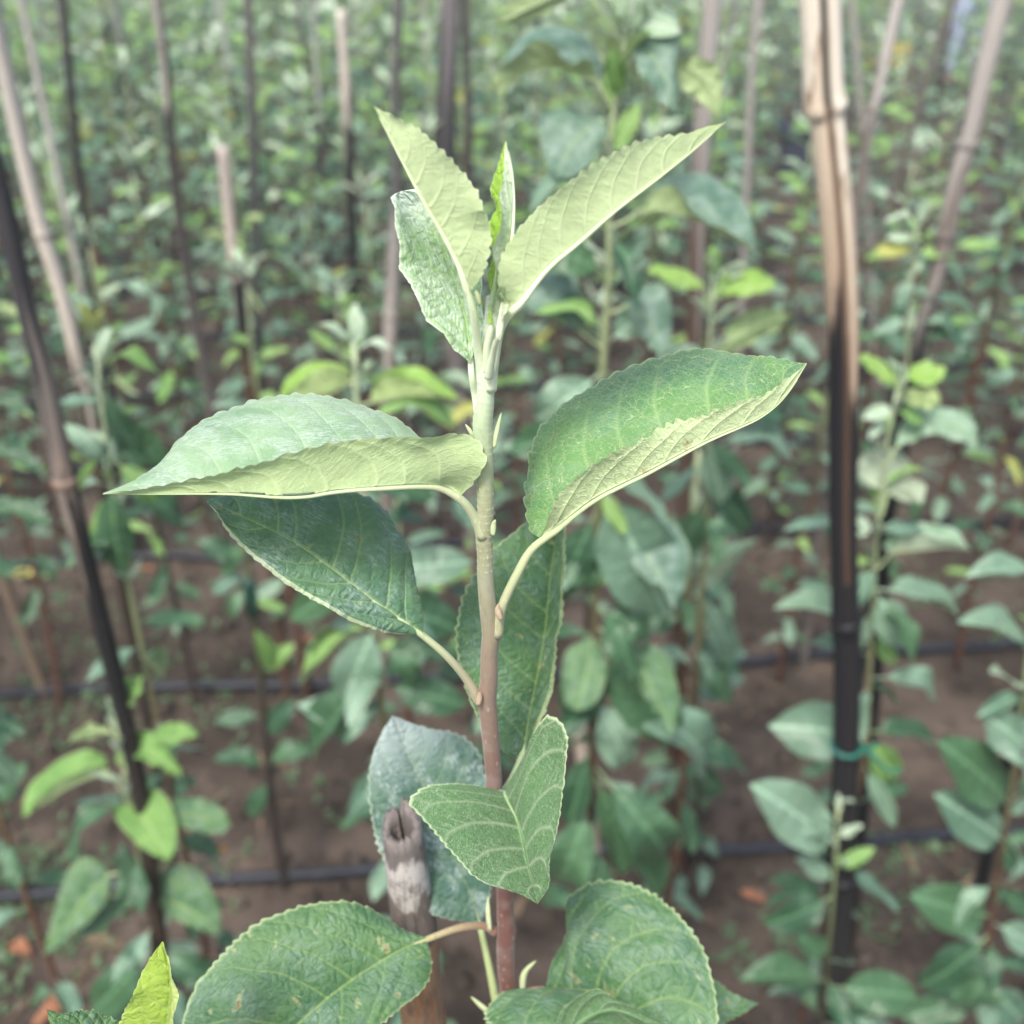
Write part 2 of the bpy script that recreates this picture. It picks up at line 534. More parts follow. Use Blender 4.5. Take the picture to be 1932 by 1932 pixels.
# ------------------------------------------------------------------ hero leaves
def hero_leaf(parent, root, Z0, mid, A, B, mat, see=('A', True), nt=24, amp=.9, bulge=(.12, .12), rimt=(0, 0), seed=0,
              veins=7, puff=.35, n=210, m=42, wave=.5, petiole=None, pr=(1.3, .9), prm=None, label=None, sharp=0.0, roll=0.0, ribc=None, relief=1.0):
    r = np.random.default_rng(100 + seed)
    to3 = lambda q: np.array([P(a, b, Z0 - dz / 1000.0) for a, b, dz in q])
    Mc, Ac, Bc = rnd_spline(to3(mid), n), rnd_spline(to3(A), n), rnd_spline(to3(B), n)
    s = np.linspace(0, 1, n)
    L = np.linalg.norm(np.diff(Mc, axis=0), axis=1).sum()
    tan = unit(np.gradient(Mc, axis=0))
    # which way the upper face looks
    k = n // 2
    E = Ac if see[0] == 'A' else Bc
    nv = np.cross(tan[k], E[k] - Mc[k])
    facing = np.dot(nv, C0 - (Mc[k] + E[k]) / 2) > 0
    sgn = {}
    upA = np.cross(tan, Ac - Mc)
    upB = -np.cross(tan, Bc - Mc)
    flip = (facing != see[1]) if see[0] == 'A' else (facing == see[1])
    if flip:
        upA, upB = -upA, -upB
    upA, upB = unit(upA), unit(upB)
    halves = []
    sv0 = np.linspace(.05, .84, veins)
    for side, (Ec, nu) in enumerate(((Ac, upA), (Bc, upB))):
        t = np.linspace(0, 1, m) ** .92
        W = np.linalg.norm(Ec - Mc, axis=1)
        out = unit(Ec - Mc)
        # saw teeth along the margin
        ph = (s + np.interp(s, np.linspace(0, 1, 9), r.normal(0, .012, 9))) * nt + 1 + r.uniform(0, 1)
        fr = ph % 1
        ta = np.where(fr < .72, fr / .72, (1 - fr) / .28)
        ta = ta ** .7 * (.35 + .75 * r.random(nt + 3))[np.floor(ph).astype(int) % (nt + 3)] + .22 * np.abs(np.sin(ph * 3.3))
        env = np.clip(s / .06, 0, 1) * np.clip((1 - s) / .05, 0, 1) * np.clip(W / .004, 0, 1)
        tooth = (ta - .45) * (amp[side] if isinstance(amp, tuple) else amp) / 1000 * env
        wv = np.interp(s, np.linspace(0, 1, 12), r.normal(0, 1, 12)) * wave / 1000 * env * 1.6
        D = np.zeros((n, m))
        vm = np.zeros((n, m))
        S, T = np.meshgrid(s, t, indexing='ij')
        Sw = S + .004 * np.sin(T * 17 + side) * T
        mids = np.exp(-((T * W[:, None]) / (.00036 * (1.15 - S))) ** 2)
        vm = np.maximum(vm, mids)
        near_d = np.full((n, m), 9.0)
        for j in range(veins):
            s0 = sv0[j] + r.normal(0, .012) + side * .03
            dl = (.30 - .16 * s0) + r.normal(0, .02)
            svt = s0 + dl * (.55 * T + .45 * T ** 2.2)
            d = np.abs(Sw - svt) * L * .86
            near_d = np.minimum(near_d, d)
            wd = .00031 * (1.15 - .7 * T)
            vm = np.maximum(vm, .78 * np.exp(-(d / wd) ** 2))
            # branchlets that leave the side vein on its outer side
            for q in range(5):
                tq = .25 + .15 * q + r.normal(0, .02)
                sq = s0 + dl * (.55 * tq + .45 * tq ** 2.2)
                xx = T - tq
                path = sq - .02 - xx * (.22 - .1 * q / 5) * 0 + xx * .75 * (.22)
                d2 = np.abs(Sw - (sq + .006 - (-xx) * .0 + np.where(xx > 0, -.055 * np.sqrt(np.clip(xx, 0, 1)), 9))) * L
                msk = (xx > 0) & (xx < .30)
                vm = np.maximum(vm, np.where(msk, .5 * np.exp(-(d2 / .00020) ** 2) * (1 - xx / .30), 0))
        puffm = np.clip(near_d / .0032, 0, 1)
        puffm = puffm * puffm * (3 - 2 * puffm)
        D += puff / 1000 * (puffm - .5) * np.clip(T * 6, 0, 1) * np.clip((1 - T) * 5, .15, 1)
        D -= .00018 * vm * relief
        D += bulge[side] * W[:, None] * 4 * T * (1 - T) * (.8 + .2 * np.sin(S * 5 + seed))
        D += wv[:, None] * T ** 3
        if roll:
            D -= roll * W[:, None] * np.clip((T - .82) / .18, 0, 1) ** 2
        Pt = Mc[:, None] + (Ec - Mc)[:, None] * T[..., None] + out[:, None] * (tooth[:, None] * T ** 8)[..., None] \
            + nu[:, None] * D[..., None]
        # rim attribute: 0 at the midrib, 1 at the margin
        G = T.copy()
        if rimt[side]:
            G = np.clip(T / rimt[side] * .97, 0, 1)
        vm = vm * np.clip((1 - S) / .04, 0, 1)
        halves.append((Pt, vm, G, S, T * W[:, None] * 100 * (1 if side == 0 else -1)))
    # join the halves along the midrib
    PA, PB = halves[0], halves[1]
    cat = lambda i: np.concatenate([PA[i][:, ::-1], PB[i][:, 1:]], 1)
    V = cat(0)
    nn, mm = V.shape[:2]
    col = np.stack([cat(1), cat(2), cat(3)], -1).reshape(-1, 3)
    uvs = np.stack([cat(3) * L * 100 + seed * 3.7, cat(4) + seed * 1.3], -1).reshape(-1, 2)
    ix = (np.arange(nn - 1)[:, None] * mm + np.arange(mm - 1)[None]).ravel()
    fc = np.stack([ix, ix + 1, ix + mm + 1, ix + mm], 1)
    # orient so that the front side is the upper face
    a, b, c_ = V[k, mm // 4], V[k, mm // 4 + 1], V[k + 1, mm // 4]
    fn = np.cross(b - a, c_ - a)
    if np.dot(fn, upA[k]) < 0:
        fc = fc[:, ::-1]
    o = obj("leaf", mesh("leaf", V.reshape(-1, 3) - root, fc, mat, col, uvs), parent)
    if label:
        o["label"] = label
    if petiole:
        pts = np.array([P(a_, b_, z_) for a_, b_, z_ in petiole])
        under = -unit(upA + upB)
        q0 = .94
        along = np.linspace(.06, q0, 15)
        ik = (along * (n - 1)).astype(int)
        rib_r = (.8 * pr[1] * (1 - along / q0) ** .9 * np.clip(.62 + .38 * (1 - along / .12), .62, 1) + .05) / 1000
        rib = Mc[ik] + under[ik] * (rib_r + .00017 * relief)[:, None]
        tot = np.vstack([pts, rib])
        rp = (np.linspace(pr[0] * .88, pr[1] * .85, len(pts))) / 1000
        rp[0] *= 1.12
        q = rnd_spline(np.hstack([tot, np.concatenate([rp, rib_r])[:, None]]), 70)
        v, f = tube(q[:, :3], q[:, 3], 14)
        c0, c1 = (prm or ((.36, .44, .24), (.44, .56, .28)))
        z = np.clip(np.linspace(0, 1, 70) * 2.2, 0, 1)
        cc = np.array(c0)[None] * (1 - z[:, None]) + np.array(c1)[None] * z[:, None]
        z2 = np.clip((np.linspace(0, 1, 70) - .35) / .3, 0, 1)[:, None]
        cc = cc * (1 - z2) + np.array(ribc or tuple(x * .95 for x in UNDER[mat.name]))[None] * z2
        pob = obj("petiole", mesh("petiole", v - root, f, M_petiole, np.repeat(cc, 14, 0)), o)
    return o


HB = P(962, 1950, Zs(1950))
hero_root = np.array([HB[0] + .002, HB[1] + .004, 0.0])
hero = empty("apple_sapling", hero_root, "pale green apple shoot standing sharp and tallest in the centre foreground", "sapling", "apple saplings in the nursery rows")
# stem
sp = [(926, 560), (922, 620), (918, 700), (915, 780), (914, 860), (916, 940), (917, 1010), (916, 1090), (922, 1170), (923, 1260),
      (922, 1340), (928, 1420), (934, 1490), (945, 1600), (953, 1690), (954, 1780), (958, 1870), (963, 1950)]
pts = [P(x, y, Zs(y)) for x, y in sp] + [np.array([HB[0] + .002, HB[1] + .003, .75]), hero_root + [0, 0, .35], hero_root - [0, 0, .03]]
wpx = [16, 21, 29, 35, 34, 31, 30, 31, 32, 33, 35, 32, 30, 31, 32, 34, 34, 35]
rw = [wpx[i] / 2 * Zs(sp[i][1]) / F for i in range(len(sp))] + [.0036, .0050, .0062]
nseg = 420
path = rnd_spline(np.hstack([np.array(pts), np.array(rw)[:, None]]), nseg, 1.35)
rr = path[:, 3]
path = path[:, :3]
hgt = path[:, 2]
nodes_py = [690, 800, 1010, 1195, 1320, 1500, 1755, 1865]
for npy in nodes_py:
    zz = P(920, npy, Zs(npy))[2]
    rr = rr * (1 + .06 * np.exp(-((hgt - zz) / .0045) ** 2))
    path = path + np.array([.0005, 0, 0]) * np.exp(-((hgt - zz) / .004) ** 2)[:, None] * (1 if npy % 2 else -1)
v, f = tube(path, rr, 20)
keys = [(0.0, (.075, .035, .022)), (P(955, 1900, Zs(1900))[2], (.15, .065, .050)), (P(950, 1700, Zs(1700))[2], (.17, .080, .062)),
        (P(930, 1450, Zs(1450))[2], (.21, .125, .100)), (P(922, 1250, Zs(1250))[2], (.27, .205, .150)), (P(917, 1080, Zs(1080))[2], (.33, .34, .21)),
        (P(916, 960, Zs(960))[2], (.36, .38, .22)), (P(915, 800, Zs(800))[2], (.46, .58, .34)), (P(920, 690, Zs(690))[2], (.66, .76, .56)), (P(920, 560, Zs(560))[2], (.72, .80, .64))]
kz = [k[0] for k in keys]
sc_ = np.stack([np.interp(hgt, kz, [k[1][i] for k in keys]) for i in range(3)], 1)
obj("stem", mesh("stem", v - hero_root, f, M_stem, np.repeat(sc_, 20, 0)), hero)

PALEP = ((.68, .77, .56), (.68, .78, .50))
hero_leaf(hero, hero_root, .226,
          [(960, 583, 0), (985, 560, 2), (1030, 505, 4), (1090, 455, 6), (1160, 395, 8), (1240, 335, 9), (1310, 280, 8), (1371, 229, 7)],
          [(957, 584, 0), (940, 550, 3), (943, 500, 5), (975, 440, 7), (1030, 380, 9), (1080, 338, 10), (1150, 292, 11), (1225, 262, 11), (1290, 254, 10), (1330, 243, 8), (1371, 229, 7)],
          [(962, 580, 0), (950, 545, -4), (956, 490, -6), (985, 442, -7), (1040, 384, -7), (1090, 345, -6), (1160, 303, -4), (1230, 272, -1), (1300, 258, 3), (1371, 229, 7)],
          M_h_young, ('A', False), 26, .8, (.10, .10), seed=1, puff=.07, relief=.35, veins=8,
          petiole=[(925, 735, .2385), (932, 680, .234), (948, 610, .228)], pr=(1.5, 1.2), prm=PALEP, label="young pale lime leaf folded lengthwise, pointing up to the right")
hero_leaf(hero, hero_root, .222,
          [(888, 545, 0), (868, 498, 2), (838, 440, 4), (805, 385, 6), (775, 330, 7), (740, 265, 8), (705, 200, 8)],
          [(892, 545, 0), (910, 515, 3), (922, 470, 5), (924, 425, 6), (897, 358, 8), (850, 300, 9), (800, 252, 10), (760, 228, 9), (735, 216, 8.5), (705, 200, 8)],
          [(890, 540, 0), (902, 505, -5), (908, 460, -6), (900, 415, -6), (876, 360, -5), (836, 308, -2), (788, 258, 3), (745, 225, 6), (705, 200, 8)],
          M_h_young, ('A', False), 22, .8, (.12, .10), seed=2, puff=.07, relief=.35, veins=7,
          petiole=[(912, 720, .2385), (902, 660, .233), (893, 590, .2255)], pr=(1.3, 1.0), prm=PALEP, label="young pale lime leaf folded lengthwise, pointing up to the left")
hero_leaf(hero, hero_root, .237,
          [(888, 682, 0), (884, 640, -2), (872, 575, -4), (850, 510, -6), (820, 440, -8), (785, 390, -7), (757, 361, -4)],
          [(886, 684, 0), (850, 647, 2), (812, 595, 3), (780, 530, 4), (757, 450, 4), (744, 395, 2), (742, 370, 0), (757, 360, -4)],
          [(889, 678, 0), (905, 620, 0), (908, 560, 0), (900, 490, -2), (870, 430, -4), (820, 375, -5), (790, 357, -5), (757, 361, -4)],
          M_h_furl, ('A', True), 26, .22, (-.08, .05), rimt=(.97, 0), seed=3, puff=.5, roll=.10,
          petiole=[(905, 790, .245), (897, 745, .243), (890, 705, .239)], pr=(1.2, .9), prm=PALEP, label="half unfolded leaf with white down, behind the upper left leaf")
hero_leaf(hero, hero_root, .226,
          [(925, 610, 0), (945, 540, 1), (960, 460, 2), (966, 390, 2), (964, 330, 2), (954, 266, 0)],
          [(920, 610, -2), (924, 520, -3), (930, 440, -3), (927, 385, -3), (929, 345, -3), (940, 305, -1), (954, 266, 0)],
          [(930, 610, 4), (926, 540, 6), (934, 470, 7), (943, 405, 7), (949, 345, 5), (953, 305, 3), (954, 266, 0)],
          M_h_furl2, ('B', False), 18, .5, (.06, .06), seed=4, puff=.15, n=150, m=30,
          petiole=[(920, 700, .236), (921, 650, .231)], pr=(1.2, 1.1), prm=PALEP, label="narrow furled leaf standing upright at the tip")
hero_leaf(hero, hero_root, .224,
          [(938, 640, 0), (944, 590, -1), (950, 540, -2), (948, 500, -1)],
          [(932, 640, 1), (934, 590, 2), (938, 540, 2), (948, 500, -1)],
          [(944, 640, 1), (953, 590, 2), (957, 540, 1), (948, 500, -1)],
          M_h_furl, ('A', False), 10, .2, (.08, .08), seed=5, puff=.1, n=60, m=16, petiole=[(922, 710, .2345), (930, 670, .229)], pr=(1.0, .8), prm=PALEP)
hero_leaf(hero, hero_root, .252,
          [(868, 934, 0), (845, 918, 1), (800, 913, 4), (720, 917, 8), (640, 923, 10), (560, 935, 12), (430, 929, 12), (300, 930, 10), (193, 932, 8)],
          [(870, 934, 0), (895, 910, 5), (914, 880, 8.5), (907, 840, 9), (868, 820, 9), (800, 823, 9.5), (690, 826, 11), (600, 842, 13), (520, 865, 14), (430, 888, 14), (330, 910, 12), (250, 925, 11), (193, 932, 8)],
          [(866, 932, 0), (880, 905, -6), (855, 865, -12), (785, 826, -16), (740, 790, -18), (690, 766, -19), (620, 750, -20), (540, 745, -20), (470, 755, -18), (400, 785, -14), (330, 832, -8), (298, 872, -3), (255, 905, 2), (193, 932, 8)],
          M_h_pale, ('B', True), 27, 1.5, (.10, .10), seed=6, veins=8, puff=.3,
          petiole=[(912, 1015, .2575), (897, 980, .2555), (872, 945, .2525)], pr=(1.45, 1.25), prm=((.38, .42, .25), (.48, .55, .34)), label="broad downy leaf folded upward, reaching far to the left")
hero_leaf(hero, hero_root, .262,
          [(1022, 1012, 0), (1060, 985, 2), (1120, 940, 5), (1220, 890, 8), (1330, 832, 10), (1440, 782, 9), (1490, 735, 6), (1522, 685, 4)],
          [(1024, 1010, 0), (1038, 972, 5), (1062, 933, 7), (1110, 882, 10), (1200, 836, 12), (1290, 800, 13), (1380, 764, 12), (1465, 735, 9), (1522, 685, 4)],
          [(1016, 1014, 0), (1001, 1000, -3), (989, 920, -8), (1010, 830, -13), (1060, 770, -16), (1140, 712, -18), (1240, 675, -18), (1310, 662, -17), (1400, 668, -12), (1460, 682, -4), (1522, 685, 4)],
          M_h_mat, ('B', True), 27, 1.6, (.06, .12), seed=7, veins=7, puff=.18,
          petiole=[(938, 1200, .272), (946, 1150, .2685), (975, 1085, .2645), (1005, 1035, .2625)], pr=(1.5, 1.2), prm=((.40, .40, .24), (.42, .55, .28)), label="green leaf with a clear vein net, folded, reaching right")
hero_leaf(hero, hero_root, .273,
          [(795, 1195, 0), (779, 1181, 1), (700, 1128, 3), (634, 1079, 4), (559, 1026, 4), (480, 985, 3), (431, 963, 2), (390, 945, 0)],
          [(798, 1195, 0), (800, 1150, -5), (791, 1075, -10), (770, 1005, -13), (735, 955, -14), (690, 925, -14), (620, 905, -13), (520, 908, -10), (440, 922, -5), (390, 943, 0)],
          [(790, 1197, 0), (760, 1197, 2), (720, 1190, 4), (640, 1157, 7), (560, 1112, 8), (480, 1052, 8), (430, 1000, 6), (408, 970, 4), (390, 946, 0)],
          M_h_blue, ('A', True), 24, (1.2, .35), (.10, -.06), rimt=(0, .90), seed=8, veins=7, puff=.4, roll=.12,
          petiole=[(905, 1325, .2835), (886, 1290, .281), (840, 1235, .276)], pr=(1.5, 1.15), prm=((.34, .28, .20), (.42, .54, .28)), label="blue-green leaf on the lower left with rolled pale margin")
hero_leaf(hero, hero_root, .312,
          [(985, 1435, 0), (1000, 1340, -3), (1017, 1260, -6), (1030, 1180, -9), (1040, 1080, -12), (1050, 1000, -14), (1058, 940, -14)],
          [(975, 1435, 0), (920, 1390, 2), (885, 1320, 3), (862, 1230, 2), (858, 1180, 1), (875, 1120, -3), (905, 1070, -6), (940, 1028, -9), (975, 1000, -11), (1010, 970, -12), (1058, 940, -14)],
          [(990, 1432, 0), (1025, 1350, 0), (1048, 1270, 0), (1060, 1180, -2), (1064, 1090, -5), (1064, 1010, -9), (1058, 940, -14)],
          M_h_mat_dark, ('A', True), 28, 1.0, (.08, -.05), rimt=(0, .75), seed=9, veins=7,
          petiole=[(936, 1512, .3005), (962, 1475, .306)], pr=(1.4, 1.1), label="dark leaf standing upright behind the stem")
hero_leaf(hero, hero_root, .292,
          [(950, 1492, 0), (962, 1520, 2), (975, 1545, 4), (988, 1590, 8), (998, 1640, 12), (1015, 1706, 16)],
          [(945, 1492, 0), (905, 1484, 4), (850, 1479, 8), (800, 1486, 11), (773, 1510, 13), (800, 1548, 15), (850, 1608, 17), (905, 1660, 18), (960, 1680, 18), (992, 1692, 17), (1015, 1706, 16)],
          [(953, 1490, 0), (965, 1462, 3), (985, 1425, 6), (1015, 1375, 9), (1042, 1351, 10), (1066, 1367, 12), (1072, 1420, 14), (1063, 1520, 16), (1050, 1600, 18), (1038, 1640, 18), (1030, 1675, 17), (1015, 1706, 16)],
          M_h_fuzzy, ('A', False), 30, .9, (-.05, -.05), seed=10, veins=6, puff=.3,
          petiole=[(940, 1500, .2985), (946, 1494, .294)], pr=(1.1, .7), prm=((.26, .34, .18), (.24, .36, .17)), label="woolly leaf drooping toward the viewer in front of the stem")
hero_leaf(hero, hero_root, .350,
          [(905, 1740, 0), (888, 1690, -1), (850, 1600, -3), (805, 1500, -4), (768, 1420, -4), (740, 1350, -2)],
          [(895, 1742, 0), (820, 1725, 3), (760, 1680, 4), (720, 1610, 4), (699, 1530, 3), (698, 1450, 2), (712, 1400, 0), (740, 1350, -2)],
          [(910, 1738, 0), (925, 1680, 0), (926, 1580, -2), (918, 1490, -4), (900, 1415, -5), (860, 1385, -5), (800, 1372, -5), (740, 1350, -2)],
          M_h_frosted, ('A', True), 28, 1.0, (.08, .10), seed=11, veins=7,
          petiole=[(937, 1895, .3515), (924, 1830, .350), (912, 1775, .350)], pr=(1.5, 1.2), prm=((.36, .44, .20), (.40, .48, .22)), label="blue-green leaf with a white frosted tip, behind the cane")
hero_leaf(hero, hero_root, .320,
          [(805, 1772, 0), (760, 1790, 3), (720, 1812, 5), (670, 1845, 8), (620, 1882, 11), (560, 1935, 15), (500, 1995, 18), (440, 2060, 20), (400, 2110, 20)],
          [(802, 1768, 0), (760, 1754, -1), (700, 1715, 0), (640, 1700, 2), (560, 1712, 5), (480, 1745, 9), (420, 1800, 13), (370, 1860, 16), (345, 1930, 18), (345, 2010, 20), (365, 2070, 20), (400, 2110, 20)],
          [(807, 1775, 0), (813, 1830, 3), (795, 1870, 6), (752, 1905, 10), (715, 1935, 13), (660, 1990, 16), (590, 2050, 19), (500, 2090, 20), (400, 2110, 20)],
          M_h_mat_dark, ('A', True), 34, 1.1, (.10, .10), seed=12, veins=7,
          petiole=[(935, 1758, .3305), (918, 1748, .3295), (870, 1750, .3245)], pr=(1.6, 1.3), prm=((.26, .14, .10), (.44, .48, .22)), label="large dark green leaf at the bottom left, cut by the frame")
hero_leaf(hero, hero_root, .338,
          [(1030, 1862, 0), (1080, 1868, 4), (1136, 1878, 9), (1180, 1920, 15), (1220, 1990, 21), (1250, 2060, 25)],
          [(1031, 1858, 0), (1045, 1815, -4), (1070, 1760, -7), (1076, 1725, -8), (1072, 1700, -8), (1100, 1672, -7), (1160, 1661, -4), (1220, 1680, 0), (1280, 1727, 5), (1322, 1785, 10), (1345, 1850, 15), (1354, 1930, 20), (1340, 2010, 24), (1250, 2060, 25)],
          [(1028, 1865, 0), (985, 1878, 6), (915, 1890, 12), (925, 1925, 17), (980, 1990, 22), (1080, 2050, 25), (1250, 2060, 25)],
          M_h_mat_dark, ('A', True), 40, 1.2, (.14, .06), seed=13, veins=7, puff=.8, wave=1.5,
          petiole=[(964, 1885, .3435), (985, 1876, .342), (1010, 1868, .3395)], pr=(1.5, 1.2), prm=((.30, .14, .10), (.38, .30, .18)), label="wide arched green leaf at the bottom right with a brown blemish")
hero_leaf(hero, hero_root, .318,
          [(1020, 2010, 0), (1080, 1940, 2), (1150, 1905, 3), (1230, 1935, 3), (1300, 2000, 0)],
          [(1025, 2000, 0), (1050, 1930, 2), (1075, 1893, 5), (1120, 1872, 6), (1170, 1890, 5), (1240, 1925, 3), (1300, 2000, 0)],
          [(1030, 2020, 0), (1090, 1970, -2), (1150, 1940, -2), (1220, 1960, -1), (1300, 2000, 0)],
          M_h_fuzzy, ('A', False), 20, .7, (.1, .1), seed=14, veins=5, n=110, m=26, petiole=[(962, 2010, .352), (985, 2015, .335)], label="leaf with its woolly underside rolled up, at the bottom edge")
hero_leaf(hero, hero_root, .368,
          [(1240, 1950, 0), (1300, 1925, 0), (1360, 1905, 0), (1432, 1893, 0)],
          [(1240, 1935, 0), (1300, 1870, -3), (1345, 1848, -4), (1375, 1872, -3), (1400, 1882, -1), (1432, 1893, 0)],
          [(1240, 1965, 0), (1310, 1965, 3), (1360, 1935, 3), (1400, 1912, 2), (1432, 1893, 0)],
          M_h_mat_dark, ('A', True), 16, .9, (.08, .08), seed=15, veins=6, n=120, m=26, petiole=[(960, 1930, .350), (1100, 1960, .362)], pr=(1.2, .9), label="pointed dark leaf tip behind the arched bottom right leaf")
# stipules and small buds
M_stip = simple("stipule_green", (.50, .58, .34), (.42, .50, .26), 300, .6, .3, .2, .0003, .2)
M_bud = simple("bud_brown", (.42, .36, .24), (.30, .20, .14), 400, .6, .3, .2, .0003, .2)


def stipule(pts, r0, mat=None, name="stipule"):
    pp = rnd_spline(np.array([P(x, y, z) for x, y, z in pts]), 12)
    q = np.linspace(0, 1, 12)
    rr = r0 / 1000 * (np.sin(np.clip(q * .85 + .15, 0, 1) * math.pi) ** .7 + .04)
    v, f = tube(pp, rr, 8, prof=lambda a, i: .45 + .55 * np.abs(np.sin(a)))
    obj(name, mesh(name, v - hero_root, f, mat or M_stip), hero)


stipule([(932, 845, .2455), (937, 815, .2445), (946, 778, .2435)], .55)
stipule([(893, 828, .2455), (888, 815, .2445), (878, 800, .244)], .45)
stipule([(930, 1010, .2565), (931, 990, .2555), (935, 980, .2545)], .7)
stipule([(906, 575, .2245), (902, 560, .2235), (895, 543, .2225)], .5)
stipule([(918, 700, .2345), (924, 680, .233), (932, 655, .2315)], .5)
stipule([(945, 1170, .2655), (939, 1150, .265), (941, 1138, .2645)], .8, M_bud, "bud")
stipule([(902, 1330, .2795), (905, 1312, .279), (906, 1305, .2785)], .8, M_bud, "bud")
stipule([(925, 1755, .3265), (921, 1725, .325), (921, 1690, .3245)], .75)
stipule([(985, 1872, .3395), (990, 1835, .338), (1012, 1812, .3375)], 1.0)
stipule([(950, 1880, .3395), (975, 1872, .3385), (1000, 1872, .338)], .9)
stipule([(935, 1920, .338), (905, 1895, .337), (888, 1880, .336)], .9)

# fine down on the young part of the shoot
hr = np.random.default_rng(5)
hv, hf = [], []
tpath, npath, bpath = frames(path)
jt = int(np.argmin(np.abs(hgt - P(917, 1080, Zs(1080))[2])))
for i in range(5200):
    j = int(hr.random() ** 1.25 * jt)
    a_ = hr.uniform(0, 2 * math.pi)
    dr = math.cos(a_) * npath[j] + math.sin(a_) * bpath[j]
    p0 = path[j] + dr * rr[j] * .98
    L_ = hr.uniform(.00025, .0008)
    dv = unit(dr + tpath[j] * hr.normal(0, .5) + hr.normal(0, .25, 3)) * L_
    sd_ = unit(np.cross(dv, tpath[j])) * .000022
    b_ = len(hv)
    hv += [p0 - sd_ - hero_root, p0 + sd_ - hero_root, p0 + dv - hero_root]
    hf.append((b_, b_ + 1, b_ + 2))
M_down = simple("white_down", (.75, .80, .68), None, 100, .8, .2, 0, .001)
tag(obj("down", mesh("down", np.array(hv), hf, M_down), hero), kind="stuff")

# ------------------------------------------------------------------ canes
CREAM, TAN, GREY, BLACK, BROWN, DPURP = (.58, .52, .44), (.40, .30, .21), (.30, .27, .26), (.018, .019, .024), (.15, .085, .050), (.085, .065, .075)


def cane(root_pts, radii, cols, label, group="bamboo canes along the rows", nodes=(), groove=0.0, sides=16, n=70, name="bamboo_cane",
         groove_col=(.03, .026, .02), hollow=False, cat="cane", jit=.035, dull=.45):
    """root_pts base -> tip (world); cols: list of (fraction, colour)"""
    pts = np.array(root_pts, float)
    base = pts[0].copy()
    base[2] = 0
    root = empty(name, base, label, cat, group)
    q = rnd_spline(np.hstack([pts, np.array(radii)[:, None]]), n)
    pa, ra = q[:, :3], q[:, 3].copy()
    fr = np.linspace(0, 1, n)
    for nf in nodes:
        ra *= 1 + .05 * np.exp(-((fr - nf) / .012) ** 2)
    rs = random.Random(len(label) + int(base[0] * 1000))

    def prof(a, i):
        f_ = np.ones(sides)
        if groove:
            d = np.abs((a + math.pi) % (2 * math.pi) - math.pi)
            f_ = f_ - groove * np.exp(-(d / .24) ** 4)
        return f_
    v, f = tube(pa, ra, sides, not hollow, prof)
    cols = [(c[0], tuple((1 - dull) * np.array(c[1]) * (1.04, 1.0, .92) + dull * np.mean(c[1]) * np.array((1.06, 1.0, .90)))) for c in cols]
    cf = [c[0] for c in cols]
    a = np.linspace(0, 2 * math.pi, sides, endpoint=False)
    ph = [rs.uniform(0, 6) for _ in range(4)]
    cc = np.zeros((n, sides, 3))
    for i in range(n):
        jit_ = jit * (np.sin(a * 2 + ph[0]) + .7 * np.sin(a * 5 + ph[1]) + .5 * np.sin(a * 3 + ph[2]))
        ff = fr[i] + jit_
        for k in range(3):
            cc[i, :, k] = np.interp(ff, cf, [c[1][k] for c in cols])
        if groove:
            d = np.abs((a + math.pi) % (2 * math.pi) - math.pi)
            g_ = np.exp(-(d / .24) ** 4)[:, None]
            gc = np.array(groove_col if callable(groove_col) is False else groove_col(fr[i]))
            cc[i] = cc[i] * (1 - g_) + gc[None] * g_
    obj("culm", mesh("culm", v - base, f, M_cane, cc.reshape(-1, 3)), root)
    for nf in nodes:
        i = int(round(nf * (n - 1)))
        i = min(max(i, 1), n - 2)
        t = unit(pa[i + 1] - pa[i - 1])
        off = np.array([-.5, -.3, 0, .3, .5])
        pp = pa[i] + t * (off * ra[i] * .9)[:, None]
        v2, f2 = tube(pp, ra[i] * np.array([1.0, 1.10, 1.14, 1.10, 1.0]), sides, True)
        c2 = np.tile(np.array([np.interp(nf, cf, [c[1][k] for c in cols]) for k in range(3)]) * .75, (len(v2), 1))
        obj("node_ring", mesh("node_ring", v2 - base, f2, M_cane, c2), root)
    return root, pa, ra


def row_cane(pix, wid, d, cols, label, top_z=None, bot=True, dy=0.0, **kw):
    """pix: bottom -> top picture points on the row plane at distance d; wid in the same units"""
    pw = [on_row(x, y, d, dy) for x, y in pix]
    rd = []
    for (x, y), p, w_ in zip(pix, pw, wid):
        rd.append(w_ / 2 * np.dot(p - C0, FW) / F)
    if bot:
        dirn = unit(pw[0] - pw[1])
        if dirn[2] > -.6:
            dirn = unit(np.array([dirn[0] * .3, 0, -1.0]))
        tl = (pw[0][2] + .05) / -dirn[2]
        if tl > .02:
            pw.insert(0, pw[0] + dirn * tl)
            rd.insert(0, rd[0])
    if top_z and pw[-1][2] < top_z:
        dirn = unit(pw[-1] - pw[-2])
        pw.append(pw[-1] + dirn * (top_z - pw[-1][2]) / dirn[2])
        rd.append(rd[-1] * .95)
    lens = np.concatenate([[0], np.cumsum(np.linalg.norm(np.diff(np.array(pw), axis=0), axis=1))])
    zz_ = np.array([p[2] for p in pw])

    def at_y(y):
        ys_ = [q_[1] for q_ in pix][::-1]
        zp = [p[2] for p in (on_row(x, y_, d, dy) for x, y_ in pix)][::-1]
        return float(np.interp(np.interp(y, ys_, zp), zz_, lens) / lens[-1])
    cols = [(at_y(c_[0]) if abs(c_[0]) > 1.5 else c_[0], c_[1]) for c_ in cols]
    kw['nodes'] = tuple(at_y(n_) if n_ > 1.5 else n_ for n_ in kw.get('nodes', ()))
    return cane(pw, rd, cols, label, **kw)


